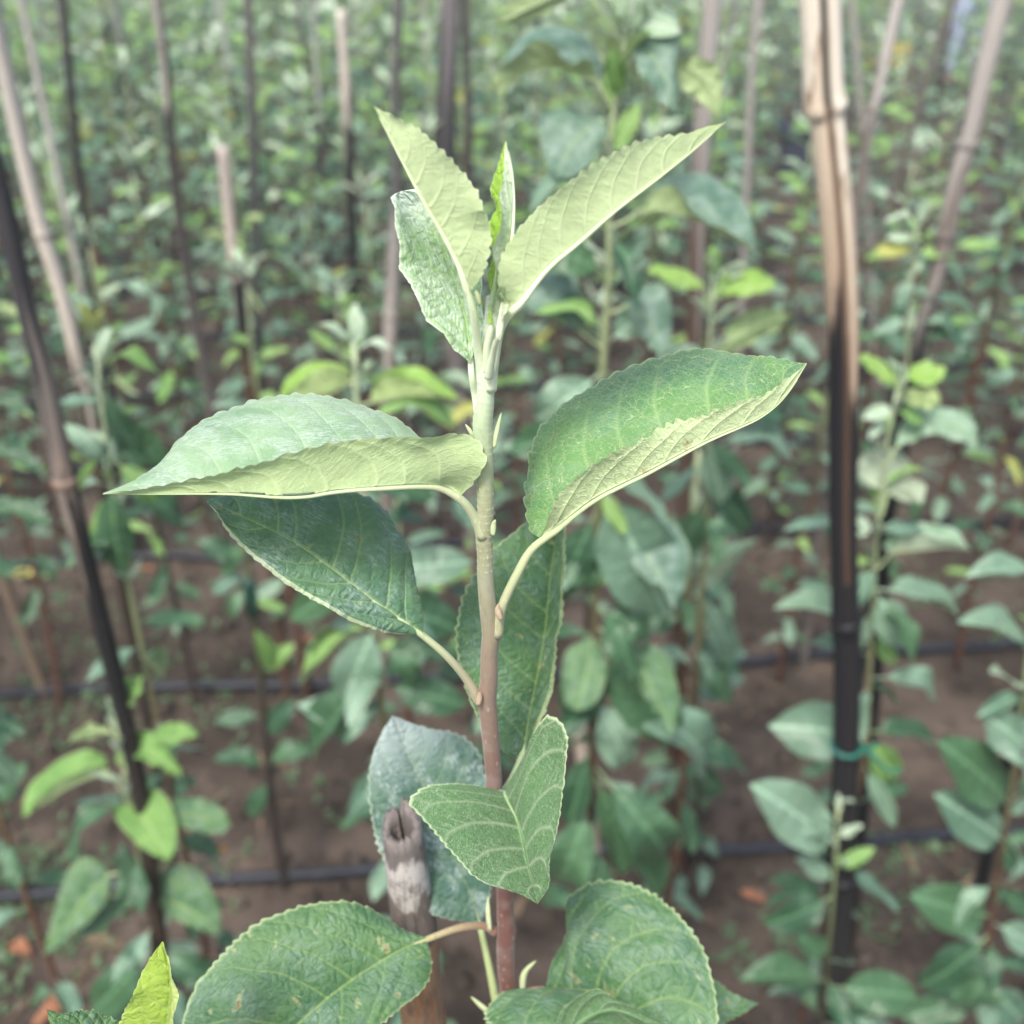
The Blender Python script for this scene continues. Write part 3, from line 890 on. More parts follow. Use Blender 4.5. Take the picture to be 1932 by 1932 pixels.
# tall cane on the right with the long split
CP = [(1566, 1932), (1584, 1700), (1598, 1300), (1591, 1000), (1591, 640), (1580, 430), (1562, 240), (1560, 216), (1558, 207), (1555, 188), (1547, 0)]
CPW = [on_row(x, y, .74) for x, y in CP]
zf = lambda y: (np.interp(y, [c_[1] for c_ in CP[::-1]], [c_[2] for c_ in CPW[::-1]]) + .05) / (1.62 + .05)
f205, f640 = zf(207), zf(640)


def gcol(f_):
    if f_ > f205:
        return (.022, .024, .02)
    if f_ > f640:
        return (.13, .088, .060)
    return (.10, .065, .045) if f_ > zf(1100) else (.03, .026, .026)


rc, rcp, rcr = row_cane(CP, [50, 50, 50, 52, 58, 63, 65, 66, 84, 78, 76], .74,
                        [(0, (.03, .05, .02)), (zf(1700), BLACK), (zf(700), BLACK), (zf(668), (.05, .04, .04)), (zf(628), (.40, .31, .24)), (zf(400), (.56, .47, .38)), (f205 - .010, (.62, .55, .46)), (f205 - .004, (.30, .21, .15)), (f205, (.72, .68, .60)), (1, (.74, .70, .64))],
                        "tall split bamboo cane, cream above and black below, right of the sharp shoot",
                        top_z=1.62, groove=.42, sides=36, n=460, groove_col=gcol, nodes=(zf(1660), zf(1180)), jit=.018, dull=.05)
# foreground cane stub beside the shoot: hollow top with a split
cz = lambda y: Zs(y) + .026
cp = [(806, 2000), (800, 1932), (790, 1850), (783, 1760), (775, 1700), (768, 1640), (762, 1590), (757, 1566)]
cw = [86, 84, 82, 84, 82, 80, 78, 74]
cpt = [P(x, y, cz(y)) for x, y in cp]
cbase = cpt[0] + np.array([.010, .006, 0]) * 1.0
stub_pts = [np.array([cpt[0][0] + .03, cpt[0][1] + .02, -.04])] + cpt
stub_r = [.0085] + [w_ / 2 * cz(y) / F for (x, y), w_ in zip(cp, cw)]
sb = stub_pts[0].copy(); sb[2] = 0
stub = empty("bamboo_cane", sb, "weathered hollow bamboo stub with split top beside the sharp shoot", "cane", "bamboo canes along the rows")
n_, sd_ = 150, 40
q = rnd_spline(np.hstack([np.array(stub_pts), np.array(stub_r)[:, None]]), n_, .55)
pa, ra = q[:, :3], q[:, 3].copy()
nodez = P(783, 1755, cz(1755))[2]
ra *= 1 + .05 * np.exp(-((pa[:, 2] - nodez - .002) / .003) ** 2) - .05 * np.exp(-((pa[:, 2] - nodez + .004) / .003) ** 2)
v, f = tube(pa, ra, sd_, False)
vi, fi = tube(pa[-30:], ra[-30:] * .60, sd_, False)
# ragged rim: lift the top ring unevenly (taller splinter at the back)
an = np.linspace(0, 2 * math.pi, sd_, endpoint=False)
tdir = unit(pa[-1] - pa[-4])
back = np.exp(-((np.abs((an - math.pi * .93 + math.pi) % (2 * math.pi) - math.pi)) / .55) ** 4)
dev = (an - math.pi + math.pi) % (2 * math.pi) - math.pi
dev = np.where(an > math.pi, an - math.pi, an - math.pi)
jr = np.random.default_rng(9)
lift = .0009 * jr.normal(0, .6, sd_) + np.where(dev < -.10, .0062, .0036) * np.exp(-(np.abs(dev) / 1.15) ** 6) + .0005 * np.sin(an * 5) + .0010 * (1 - np.cos(an)) / 2
for rg, k in ((v, n_), (vi, 30)):
    for i, wgt in ((k - 1, 1.0), (k - 2, .66), (k - 3, .33)):
        rg[i * sd_:(i + 1) * sd_] += tdir[None] * (lift * wgt)[:, None]
nv = len(v)
rim = [((n_ - 1) * sd_ + k, (n_ - 1) * sd_ + (k + 1) % sd_, nv + 29 * sd_ + (k + 1) % sd_, nv + 29 * sd_ + k) for k in range(sd_)]
fi2 = [tuple(nv + x for x in reversed(t_)) for t_ in fi] + [tuple(nv + k for k in range(sd_))]
zz = np.concatenate([v, vi])[:, 2]
N = NT("weathered_bamboo")
co = N.n("TexCoord").outputs["Object"]
xyz = N.n("SeparateXYZ"); N.put(xyz.inputs[0], co)
blot = N.noise(scalevec(N, co, (1, 1, .5)), 95, 4, .6)
gr = N.noise(scalevec(N, co, (1, 1, .06)), 500, 4, .7)
ztop = pa[-1][2]
rel = N.math('SUBTRACT', xyz.outputs[2], ztop)            # metres below the rim
z1 = N.math('ADD', rel, N.math('ADD', N.math('MULTIPLY', N.math('SUBTRACT', blot, .5), .055), N.math('MULTIPLY', N.math('SUBTRACT', gr, .5), .012)))
colr = N.mix((.17, .14, .12), (.50, .475, .44), N.step(z1, -.0275, -.0215))
mott = N.noise(scalevec(N, co, (1, 1, .7)), 260, 4, .7)
colr = N.mix(colr, (.17, .15, .14), N.math('MULTIPLY', N.step(mott, .48, .70), .75))
colr = N.mix(colr, (.16, .14, .13), N.step(z1, -.0115, -.0065))
orange = N.mix((.34, .18, .09), (.40, .27, .17), N.step(gr, .4, .6))
orange = N.mix(orange, (.10, .05, .03), N.math('MULTIPLY', N.step(blot, .55, .7), .6))
colr = N.mix(orange, colr, N.step(rel, float(nodez - ztop) - .004, float(nodez - ztop) + .000))
fleck = N.noise(scalevec(N, co, (1, 1, .25)), 900, 3, .7)
colr = N.mix(colr, N.mix(colr, (.03, .028, .03), .7), N.math('MULTIPLY', N.step(gr, .48, .68), .7))
colr = N.mix(colr, (.33, .30, .28), N.math('MULTIPLY', N.step(fleck, .55, .72), .5))
colr = N.mix(colr, (.055, .05, .058), N.math('MULTIPLY', N.step(N.math('ABSOLUTE', N.math('SUBTRACT', rel, float(nodez - ztop) + .001)), .0, .0022, 1.0, 0.0), .8))
geo = N.n("NewGeometry")
M_stub = N.finish(N.principled(colr, .62, .3, N.bump(N.math('ADD', gr, blot), .5, .0005)))
stub_all = np.concatenate([v, vi])
obj("culm", mesh("culm", stub_all - sb, f + rim + fi2, M_stub), stub)
# the crack in the back wall of the stub
ck = np.array([pa[-1] + tdir * z_ + np.array([-.0006, -.0016, 0]) + np.array([0, .0052, 0]) for z_ in (-.008, -.003, .001, .005)])
v2, f2 = tube(ck, [.0003, .00035, .00035, .0002], 6)
M_crack = simple("dark_crack", (.012, .008, .006), None, 100, .9, .1)
obj("crack", mesh("crack", v2 - sb, f2, M_crack), stub)

UPB = [(0, BLACK), (.45, BLACK), (.62, (.12, .10, .11)), (1, (.12, .12, .15))]
row_cane([(300, 1770), (262, 1480), (215, 1270), (160, 1050), (122, 905), (85, 720), (50, 580), (10, 400), (-20, 290)], [30, 32, 34, 37, 42, 38, 38, 38, 38], .74,
         [(1770, (.06, .035, .02)), (1270, BLACK), (930, BLACK), (912, (.36, .22, .14)), (885, (.22, .17, .15)), (650, (.17, .15, .14)), (600, (.035, .037, .05)), (290, (.04, .042, .055))],
         "thick dark bamboo cane crossing the left edge, with a tan ring", nodes=(908,), top_z=1.5, sides=20, n=90)
row_cane([(190, 900), (160, 740), (148, 690), (118, 560), (75, 420), (35, 250), (5, 110), (-15, 20)], [22, 24, 26, 28, 30, 32, 33, 34], 1.24,
         [(900, (.05, .035, .025)), (722, (.07, .05, .035)), (695, (.50, .44, .37)), (440, (.54, .49, .43)), (150, (.42, .40, .38)), (20, (.38, .37, .36))],
         "cream topped bamboo cane just right of the thick dark one", nodes=(430, 705), top_z=1.7, sides=14)
row_cane([(75, 1280), (50, 1210), (20, 1130), (0, 1070), (-30, 980)], [22, 22, 22, 22, 22], 1.74,
         [(0, (.22, .14, .08)), (1, (.25, .17, .10))], "short brown cane leaning out of the left edge low down", top_z=.8, sides=12)
row_cane([(400, 770), (375, 640), (352, 500), (335, 380), (318, 210), (310, 110), (307, 90), (295, 0)], [17, 17, 18, 18, 18, 19, 19, 19], 1.74,
         [(770, (.11, .095, .10)), (560, (.09, .07, .075)), (380, (.06, .045, .055)), (100, (.05, .045, .045)), (86, (.44, .40, .37)), (2, (.32, .30, .30))],
         "slim cane, dark below and pale above, left of the centre", nodes=(92,), top_z=1.8, sides=12)
row_cane([(470, 720), (455, 600), (447, 525), (444, 510), (432, 400), (420, 275)], [24, 24, 24, 23, 23, 23], 1.74,
         [(720, (.10, .045, .02)), (650, BLACK), (528, BLACK), (514, (.48, .40, .34)), (275, (.42, .36, .35))],
         "short cane with a pinkish cream top and black foot", nodes=(520,), sides=12)
row_cane([(200, 690), (170, 510), (150, 330), (135, 180), (118, 0)], [14, 15, 15, 16, 16], 2.24,
         [(0, BLACK), (.6, (.03, .03, .035)), (1, (.16, .14, .16))], "thin nearly black cane in the upper left", top_z=1.8, sides=10)
row_cane([(490, 640), (482, 400), (476, 200), (468, 0)], [15, 16, 17, 18], 2.24,
         [(0, BLACK), (.55, (.07, .07, .08)), (1, (.27, .25, .26))], "thin grey cane above the cream stub cane", top_z=1.8, sides=10)
row_cane([(660, 330), (656, 225), (650, 120), (643, 18)], [19, 19, 20, 20], 2.24,
         [(330, BLACK), (232, (.05, .05, .05)), (222, (.50, .43, .38)), (18, (.54, .49, .45))], "pale blunt cane in the upper middle left of the sharp leaf tip", sides=10)
row_cane([(735, 700), (737, 600), (742, 480), (748, 340), (745, 180), (752, 0)], [24, 24, 24, 17, 17, 17], 1.74,
         [(700, (.22, .18, .16)), (640, (.38, .34, .32)), (440, (.36, .33, .33)), (390, (.09, .09, .10)), (2, (.11, .11, .13))], "greyish cane running behind the downy half unfolded leaf", nodes=(610,), top_z=1.8, sides=12)
row_cane([(869, 760), (850, 560), (844, 420), (843, 300), (843, 180), (848, 20)], [32, 33, 34, 35, 36, 36], 2.24,
         [(760, (.22, .19, .20)), (480, (.10, .09, .10)), (400, (.045, .045, .06)), (160, (.05, .05, .065)), (20, (.18, .16, .19))], "thick dark purplish cane behind the topmost sharp leaves", top_z=1.75, sides=14)
row_cane([(886, 420), (884, 260), (880, 120), (876, 0)], [15, 15, 16, 16], 2.24,
         [(0, BLACK), (1, (.09, .08, .09))], "thin dark cane close right of the thick purplish one", top_z=1.8, sides=10)
row_cane([(1305, 690), (1310, 600), (1314, 450), (1322, 300), (1330, 180), (1345, 0)], [28, 30, 31, 33, 34, 36], 1.24,
         [(690, (.085, .045, .032)), (460, (.14, .09, .075)), (400, (.24, .22, .22)), (2, (.37, .35, .36))],
         "grey cane with a brown foot behind the upper right folded leaf", nodes=(180,), top_z=1.75, sides=14)
row_cane([(1410, 330), (1418, 150), (1425, 60), (1433, 0)], [14, 15, 16, 16], 2.24, [(0, (.15, .13, .13)), (1, (.42, .40, .41))],
         "thin pale cane left of the tall split cane", top_z=1.8, sides=10)
row_cane([(1648, 640), (1635, 330), (1622, 180), (1607, 0)], [9, 10, 11, 12], 2.74, [(0, (.2, .18, .18)), (1, (.45, .43, .43))],
         "very thin pale cane right beside the tall split cane", top_z=1.8, sides=8)
row_cane([(1612, 440), (1625, 330), (1644, 225), (1668, 120), (1695, 0)], [19, 19, 19, 21, 22], 1.74,
         [(440, (.16, .13, .12)), (300, (.18, .15, .14)), (232, (.13, .09, .08)), (215, (.44, .42, .42)), (2, (.45, .43, .44))],
         "slanting pale grey cane in the upper right", nodes=(225,), top_z=1.8, sides=12)
row_cane([(1690, 340), (1712, 270), (1740, 180), (1770, 90), (1800, 0)], [12, 12, 12, 12, 12], 2.24,
         [(0, (.10, .08, .07)), (1, (.14, .12, .11))], "thin dark slanting cane right of the pale grey one", top_z=1.8, sides=8)
row_cane([(1728, 690), (1745, 600), (1775, 480), (1810, 320), (1822, 280), (1850, 160), (1890, 0)], [33, 34, 34, 35, 36, 38, 40], 1.24,
         [(690, BLACK), (590, BLACK), (560, (.06, .055, .06)), (530, (.27, .25, .25)), (400, (.17, .13, .12)), (310, (.15, .11, .10)), (290, (.31, .29, .29)), (2, (.38, .36, .36))],
         "stout grey cane slanting out of the top right corner", nodes=(285, 440), top_z=1.75, sides=14)
row_cane([(1640, 1390), (1650, 1280), (1662, 1130), (1672, 960), (1685, 800)], [27, 28, 28, 28, 28], .90,
         [(0, (.10, .05, .03)), (.45, BLACK), (1, BLACK)], "black cane half hidden right behind the tall split cane", top_z=1.0, sides=12)
row_cane([(1835, 1750), (1870, 1580), (1900, 1440), (1930, 1330), (1960, 1200)], [24, 25, 25, 26, 26], .80,
         [(0, BLACK), (1, BLACK)], "black cane slanting at the lower right edge", top_z=1.0, sides=12)
row_cane([(1118, 1580), (1106, 1480), (1095, 1380), (1088, 1280)], [26, 27, 28, 28], .86,
         [(0, (.40, .28, .22)), (1, (.46, .36, .30))], "pinkish tan cane showing through leaves right of the drooping woolly leaf", sides=12, nodes=(.9,))

# ------------------------------------------------------------------ leaves for the saplings behind
def leaf_shape(name, mat, fold, arch, wid, wavy=0.0, nu=10, nv=3, petl=.15, curl=0.0, seed=0):
    """leaf of unit length along +Y, upper face +Z, with its stalk from 0 to petl"""
    r = np.random.default_rng(seed)
    s = np.linspace(0, 1, nu)
    blade = petl + (1 - petl) * s
    hw = wid * (s ** .62) * ((1 - s) ** .72) * 1.65
    hw[0] = .004
    hw[-1] = .002
    V, c = [], []
    zc = lambda y: arch * 4 * y * (1 - y)
    for i in range(nu):
        for k in range(-nv, nv + 1):
            t = k / nv
            ang = fold * (1 - curl * abs(t))
            x = hw[i] * t * math.cos(ang)
            z = hw[i] * abs(t) * math.sin(ang) + zc(blade[i])
            z += wavy * hw[i] * math.sin(s[i] * 9 + (2.2 if t > 0 else 0) + seed) * t * t
            V.append((x, blade[i], z))
    mm = 2 * nv + 1
    fs = [(i * mm + k, i * mm + k + 1, (i + 1) * mm + k + 1, (i + 1) * mm + k) for i in range(nu - 1) for k in range(mm - 1)]
    # stalk
    b0 = len(V)
    for y in (0, petl * .55, petl + .03):
        for a in (0, 2.1, 4.2):
            V.append((.010 * math.cos(a), y, .010 * math.sin(a) + zc(y) - .006))
    for i in range(2):
        for k in range(3):
            fs.append((b0 + i * 3 + k, b0 + i * 3 + (k + 1) % 3, b0 + (i + 1) * 3 + (k + 1) % 3, b0 + (i + 1) * 3 + k))
    return mesh(name, np.array(V), fs, mat)


SH = {}
spec_ = {'f': (.18, .06, .235, .25, .3), 'v': (.85, .05, .25, .2, .25), 'n': (1.25, .03, .23, .12, .1), 'd': (.40, .24, .235, .35, .4),
         'u': (.55, -.06, .23, .15, .2), 'w': (.30, .15, .27, .55, .6)}
for mk, mt in (('m', M_f_mat), ('g', M_f_gray), ('y', M_f_young), ('t', M_f_tip), ('l', M_f_yel)):
    for sk, (fo, ar, wi, wa, cu) in spec_.items():
        SH[mk + sk] = leaf_shape("leaf_" + {'m': 'mature', 'g': 'grey', 'y': 'young', 't': 'tip', 'l': 'yellow'}[mk], mt, fo, ar, wi, wa, curl=cu, seed=len(SH))


def place_leaf(parent, root, Np, Tp, nrm, key, wid=1.0, low=False):
    ax = Tp - Np
    L = np.linalg.norm(ax)
    y = ax / L
    z = np.asarray(nrm, float) - np.dot(nrm, y) * y
    if np.linalg.norm(z) < 1e-3:
        z = np.array([.3, -.8, .3]) - np.dot([.3, -.8, .3], y) * y
    z = unit(z)
    x = np.cross(y, z)
    o = bpy.data.objects.new("leaf", SH[key])
    COL.objects.link(o)
    o.parent = parent
    m = Matrix(((x[0] * L * wid, y[0] * L, z[0] * L * wid, Np[0] - root[0]), (x[1] * L * wid, y[1] * L, z[1] * L * wid, Np[1] - root[1]),
                (x[2] * L * wid, y[2] * L, z[2] * L * wid, Np[2] - root[2]), (0, 0, 0, 1)))
    o.matrix_basis = m
    return o


def wood_cols(h, top, kind):
    """bark tone from ground to tip"""
    q = np.clip(h / max(top, .01), 0, 1)
    if kind == 0:
        ks = [(0, (.085, .045, .03)), (.35, (.12, .055, .035)), (.6, (.15, .10, .055)), (.8, (.24, .28, .14)), (1, (.42, .50, .32))]
    elif kind == 1:
        ks = [(0, (.085, .034, .020)), (.45, (.10, .042, .027)), (.6, (.09, .06, .032)), (.8, (.22, .26, .13)), (1, (.42, .50, .30))]
    else:
        ks = [(0, (.035, .025, .02)), (.4, (.04, .03, .024)), (.65, (.06, .055, .03)), (.85, (.20, .24, .12)), (1, (.40, .46, .26))]
    return np.stack([np.interp(q, [k[0] for k in ks], [k[1][i] for k in ks]) for i in range(3)], 1)


def make_stem(parent, root, pts, radii, kind, sides=8, n=30, name="stem"):
    q = rnd_spline(np.hstack([np.array(pts), np.array(radii)[:, None]]), n)
    v, f = tube(q[:, :3], q[:, 3], sides)
    c = np.repeat(wood_cols(q[:, 2], q[-1, 2], kind), sides, 0)
    return obj(name, mesh(name, v - root, f, M_wood, c), parent)


GA = 2.39996
TOCAM = np.array([0, -1.0, 0.0])


def nrm_of(phi):
    return np.array([0, 0, 1.0]) * math.cos(rad(phi)) + TOCAM * math.sin(rad(phi))


SAPG = "apple saplings in the nursery rows"
RS = random.Random(11)


def px_sapling(stem, d, leaves, label, kind=0, r_base=.0050, r_top=.0015, foot=True, dy=0.0, fill=18, fseed=0, flen=(.050, .075), tip=1.0):
    """sapling read off the photograph: stem points (bottom -> top) and leaves (node, tip, tilt, shape, dz mm, width)"""
    pw = [on_row(x, y, d, dy) for x, y in stem]
    if foot and pw[0][2] > .02:
        b = pw[0].copy()
        b[2] = -.02
        b[0] += RS.uniform(-.02, .02)
        pw.insert(0, b)
    root = pw[0].copy()
    root[2] = 0
    e = empty("apple_sapling", root, label, "sapling", SAPG)
    hs = np.array([p[2] for p in pw])
    rd = [r_base + (r_top - r_base) * max(0, min(1, h / max(hs))) for h in hs]
    make_stem(e, root, pw, rd, kind)
    for lf in leaves:
        (nx, ny), (tx, ty), phi, key = lf[:4]
        dz = (lf[4] if len(lf) > 4 else 0) / 1000
        wd = lf[5] if len(lf) > 5 else 1.0
        phi = phi * (.25 if key[1] in 'vn' else .7 if key[1] == 'd' else 1.0)
        Np = on_row(nx, ny, d, dy)
        Tp = on_row(tx, ty, d, dy - dz)
        place_leaf(e, root, Np, Tp, nrm_of(phi), key, wd * 1.22)
    q = rnd_spline(np.array(pw), 90)
    rr_ = random.Random(fseed + int(abs(stem[-1][0])))
    az = rr_.uniform(0, 6.28)
    for i in range(fill):
        k = int(14 + 66 * (i + rr_.random()) / fill)
        az += GA + rr_.uniform(-.4, .4)
        el = rr_.uniform(-.9, .15)
        L = rr_.uniform(*flen)
        dv = np.array([math.cos(az) * math.cos(el), math.sin(az) * math.cos(el), math.sin(el)])
        place_leaf(e, root, q[k], q[k] + dv * L, np.array([rr_.gauss(0, .3), rr_.gauss(-.1, .3), 1]), rr_.choice(['mf', 'md', 'mw', 'mv', 'gd', 'gv', 'gf', 'md']), rr_.uniform(1.0, 1.25))
    if tip:
        for i in range(7):
            az += GA
            el = rr_.uniform(.55, 1.35)
            L = rr_.uniform(.026, .044) * tip
            dv = np.array([math.cos(az) * math.cos(el), math.sin(az) * math.cos(el), math.sin(el)])
            k = 89 - i * 2
            place_leaf(e, root, q[k], q[k] + dv * L, np.array([-dv[0], -dv[1], .6]), rr_.choice(['tv', 'tf', 'tn', 'tv', 'yv']), rr_.uniform(1.0, 1.4))
    return e, root


def outline_leaf(e, root, d, node, mid, A, B, mat, see, fa=-14, fb=10, ft=8, seed=0, dy=0.0):
    """leaf of a sapling in the row behind, traced as midrib and two margins, with its own depth (mm)"""
    Z0 = float(np.dot(on_row(mid[0][0], mid[0][1], d, dy) - C0, FW))

    def lift(pts, amp):
        q = np.linspace(0, 1, len(pts))
        return [(x, y, ft * t + amp * math.sin(math.pi * min(1, t * .92 + .04)) ** .7) for (x, y), t in zip(pts, q)]
    Zn = float(np.dot(on_row(node[0], node[1], d, dy) - C0, FW))
    hero_leaf(e, root, Z0, lift(mid, 0), lift(A, fa), lift(B, fb), mat, see, 20, .9, (.08, .08), seed=seed, n=64, m=12, veins=6, puff=.5,
              wave=1.2, petiole=[(node[0], node[1], Zn), ((node[0] + mid[0][0]) / 2, (node[1] + mid[0][1]) / 2 + 3, (Zn + Z0) / 2), (mid[0][0], mid[0][1], Z0)], pr=(1.3, 1.1))


# --- row nearest behind the shoot
s_low = px_sapling([(305, 1900), (293, 1790), (282, 1720), (268, 1640), (252, 1560), (240, 1490), (232, 1430), (222, 1370)], .74, [
    ((220, 1372), (200, 1312), 60, 'tn', -5, .8), ((246, 1565), (140, 1518), -20, 'gd', 0, 1.0), ((284, 1690), (140, 1785), 30, 'mv', 10, 1.0),
    ((288, 1700), (230, 1590), 70, 'mw', -15, 1.0), ((292, 1790), (175, 1910), 60, 'mf', 15, 1.1), ((298, 1790), (410, 1850), 40, 'mw', 10, 1.1), ((294, 1740), (250, 1830), 70, 'gd', 20, 1.1),
    ((300, 1850), (400, 1950), 50, 'mf', 0, 1.1), ((303, 1870), (190, 1990), 50, 'mf', 10, 1.1), ((290, 1730), (420, 1700), 20, 'mf', -30, 1.0)],
    "small bright sapling at the lower left with an orange withered leaf beside it", 2)
s_tall = px_sapling([(1118, 1420), (1120, 1250), (1124, 1100), (1128, 950), (1132, 800), (1140, 680), (1147, 560), (1152, 450), (1146, 330), (1152, 250), (1172, 130), (1190, 0), (1196, -60)], .74, [
    ((1182, 90), (1120, -10), 50, 'tv', 5, 1.3), ((1186, 80), (1250, -30), 60, 'tv', 0, 1.3), ((1188, 40), (1285, 60), 60, 'tf', 5, 1.3), ((1185, 70), (1200, -40), 70, 'tf', 10, 1.5), ((1178, 120), (1232, 60), 50, 'yv', 15, 1.2), ((1168, 190), (1150, 90), 60, 'yf', 15, 1.0), ((1192, 10), (1190, -90), 60, 'tn', 5, 1.2),
    ((1178, 140), (1135, 70), 40, 'yn', 15, 1), ((1150, 300), (1205, 195), 70, 'yf', -5, 1), ((1147, 330), (1000, 400), 40, 'gd', 5, 1),
    ((1150, 470), (1268, 398), -25, 'yf', 5, 1), ((1150, 520), (975, 440), 60, 'mf', -5, 1.1), ((1142, 640), (1012, 590), 25, 'yd', 5, .9), ((1142, 650), (1250, 560), 60, 'gf', -10, 1.1), ((1138, 700), (1010, 790), 70, 'gw', 0, 1.3),
    ((1138, 700), (1260, 760), 50, 'mf', 0, 1.1), ((1134, 800), (960, 850), 60, 'mf', -10, 1.1), ((1132, 850), (1010, 960), 60, 'mf', 0, 1.1), ((1132, 830), (1280, 880), 40, 'gd', 5, 1.1),
    ((1130, 900), (1260, 1160), 70, 'gf', 10, 1.25), ((1128, 920), (1180, 1010), 30, 'yf', 20, .9), ((1126, 960), (1050, 1130), 60, 'mf', 5, 1.0), ((1126, 1050), (1180, 1150), 60, 'gd', 0, 1),
    ((1122, 1150), (1225, 1210), 50, 'md', 5, 1.1), ((1122, 1190), (1085, 1370), 65, 'mf', 15, 1.2), ((1124, 1200), (1275, 1395), 65, 'mf', 5, 1.0), ((1124, 1120), (1060, 1010), 50, 'mw', -5, 1.1),
    ((1120, 1300), (1185, 1440), 60, 'gw', 5, 1.0), ((1120, 1330), (1325, 1470), 30, 'gd', -10, .9), ((1118, 1400), (1075, 1560), 70, 'mv', 10, .9), ((1118, 1440), (1255, 1610), 70, 'md', 0, .9),
    ((1118, 1450), (1175, 1650), 80, 'mv', 15, .8), ((1118, 1480), (1050, 1660), 75, 'md', -5, .9), ((1120, 1500), (1240, 1700), 75, 'mv', 0, .8), ((1120, 1540), (1110, 1740), 80, 'md', -10, .8)],
    "tall leafy sapling directly behind the sharp shoot, rising past the top edge", 1, .0055, .0018, fill=26, fseed=3)
s_two = px_sapling([(720, 1330), (710, 1200), (700, 1080), (690, 950), (680, 830), (673, 750), (670, 690), (668, 645)], .80, [
    ((668, 655), (600, 612), 40, 'tv', 5, 1.0), ((669, 650), (682, 592), 70, 'tf', 0, 1.3), ((671, 668), (742, 660), 15, 'td', 5, .9), ((668, 650), (640, 640), 40, 'tn', 10, 1),
    ((674, 765), (590, 800), 50, 'tf', 20, 1.1), ((680, 800), (870, 815), 15, 'yd', -5, 1.0),
    ((684, 830), (500, 850), 30, 'md', -10, 1.0), ((690, 900), (820, 940), 40, 'mf', -10, 1.0), ((700, 1060), (548, 1170), 60, 'mf', 0, .9), ((706, 1120), (870, 1190), 55, 'mf', 0, 1.2), ((704, 1080), (890, 1060), 50, 'gf', -10, 1.1),
    ((712, 1170), (566, 1295), -10, 'yv', 10, 1.0), ((712, 1170), (650, 1322), 65, 'gf', 15, 1.35), ((716, 1260), (590, 1440), 35, 'mv', 10, 1.0), ((718, 1250), (830, 1200), 50, 'mf', 0, 1.1),
    ((720, 1290), (880, 1330), 50, 'mf', 0, 1.1), ((722, 1330), (640, 1400), 55, 'gd', 0, 1.1), ((722, 1340), (800, 1450), 60, 'mf', 0, 1.1), ((726, 1370), (560, 1330), 30, 'gf', -10, .9), ((720, 1200), (790, 1290), 60, 'md', 10, 1.0)],
    "sapling with two arched lime leaves between the cream stub cane and the sharp shoot", 0, .0055, .0022, fill=30, fseed=5)
px_sapling([(225, 1010), (212, 930), (203, 850), (194, 780), (186, 710), (181, 645)], .80, [
    ((180, 640), (142, 570), 60, 'lv', 5, 1.0), ((181, 640), (196, 584), 60, 'lv', 0, 1.0), ((180, 650), (138, 602), 50, 'ln', 10, 1), ((182, 650), (174, 600), 60, 'tn', 5, 1), ((186, 700), (300, 706), 10, 'yd', 0, 1.1),
    ((188, 700), (228, 640), 50, 'tn', 0, 1), ((196, 740), (262, 860), 65, 'mf', 5, 1.0), ((200, 770), (315, 880), 60, 'mf', -5, 1.1), ((204, 850), (146, 936), 60, 'yn', 15, .9), ((205, 860), (306, 960), 50, 'yd', -5, .9),
    ((210, 900), (232, 1088), 65, 'mf', 10, .9), ((206, 880), (120, 800), 50, 'gd', 0, 1.0), ((214, 930), (345, 1000), 30, 'md', -5, 1.0), ((212, 920), (190, 1040), 60, 'yf', 5, .9), ((196, 760), (110, 760), 20, 'gf', -5, .9), ((220, 980), (180, 1080), 60, 'gd', 0, .9)],
    "sapling with a yellowish tip behind the thick dark left cane", 0, fill=26, fseed=8)
px_sapling([(-60, 1300), (-55, 1000), (-62, 800), (-70, 650)], .80, [
    ((-60, 770), (58, 778), 20, 'mv', 10, 1.0), ((-58, 850), (80, 890), 30, 'mv', 10, 1.0), ((-55, 960), (98, 990), 35, 'mv', 10, 1.1), ((-58, 700), (30, 690), 10, 'yd', 0, 1), ((-55, 900), (20, 985), 60, 'gf', 0, 1), ((-55, 1380), (30, 1480), 40, 'gf', 0, 1.0)],
    "sapling cut by the left edge with three arched leaves", 0)
s_open = px_sapling([(1332, 1000), (1334, 850), (1337, 720), (1340, 630), (1344, 560), (1346, 515)], .92, [
    ((1346, 525), (1343, 462), 60, 'yf', 0, 1.2), ((1346, 530), (1414, 500), 20, 'tn', 5, 1.0), ((1342, 610), (1300, 562), 50, 'tn', 5, .9),
    ((1342, 620), (1396, 574), 50, 'tn', 5, .9), ((1340, 660), (1230, 690), 50, 'gf', 0, 1.2), ((1340, 700), (1440, 730), 40, 'gw', 5, 1.2), ((1338, 760), (1480, 790), 30, 'mf', 0, 1.1),
    ((1336, 820), (1360, 950), 70, 'gf', 15, 1.2), ((1336, 850), (1500, 880), 20, 'gd', 0, 1.1), ((1334, 900), (1410, 1000), 50, 'mf', 5, 1.2), ((1334, 940), (1270, 1060), 60, 'mf', 0, 1.1), ((1338, 740), (1250, 780), 50, 'mf', 0, 1.1)],
    "sapling with a bright open tip above the folded right hand leaf", 0, fill=28, fseed=9)
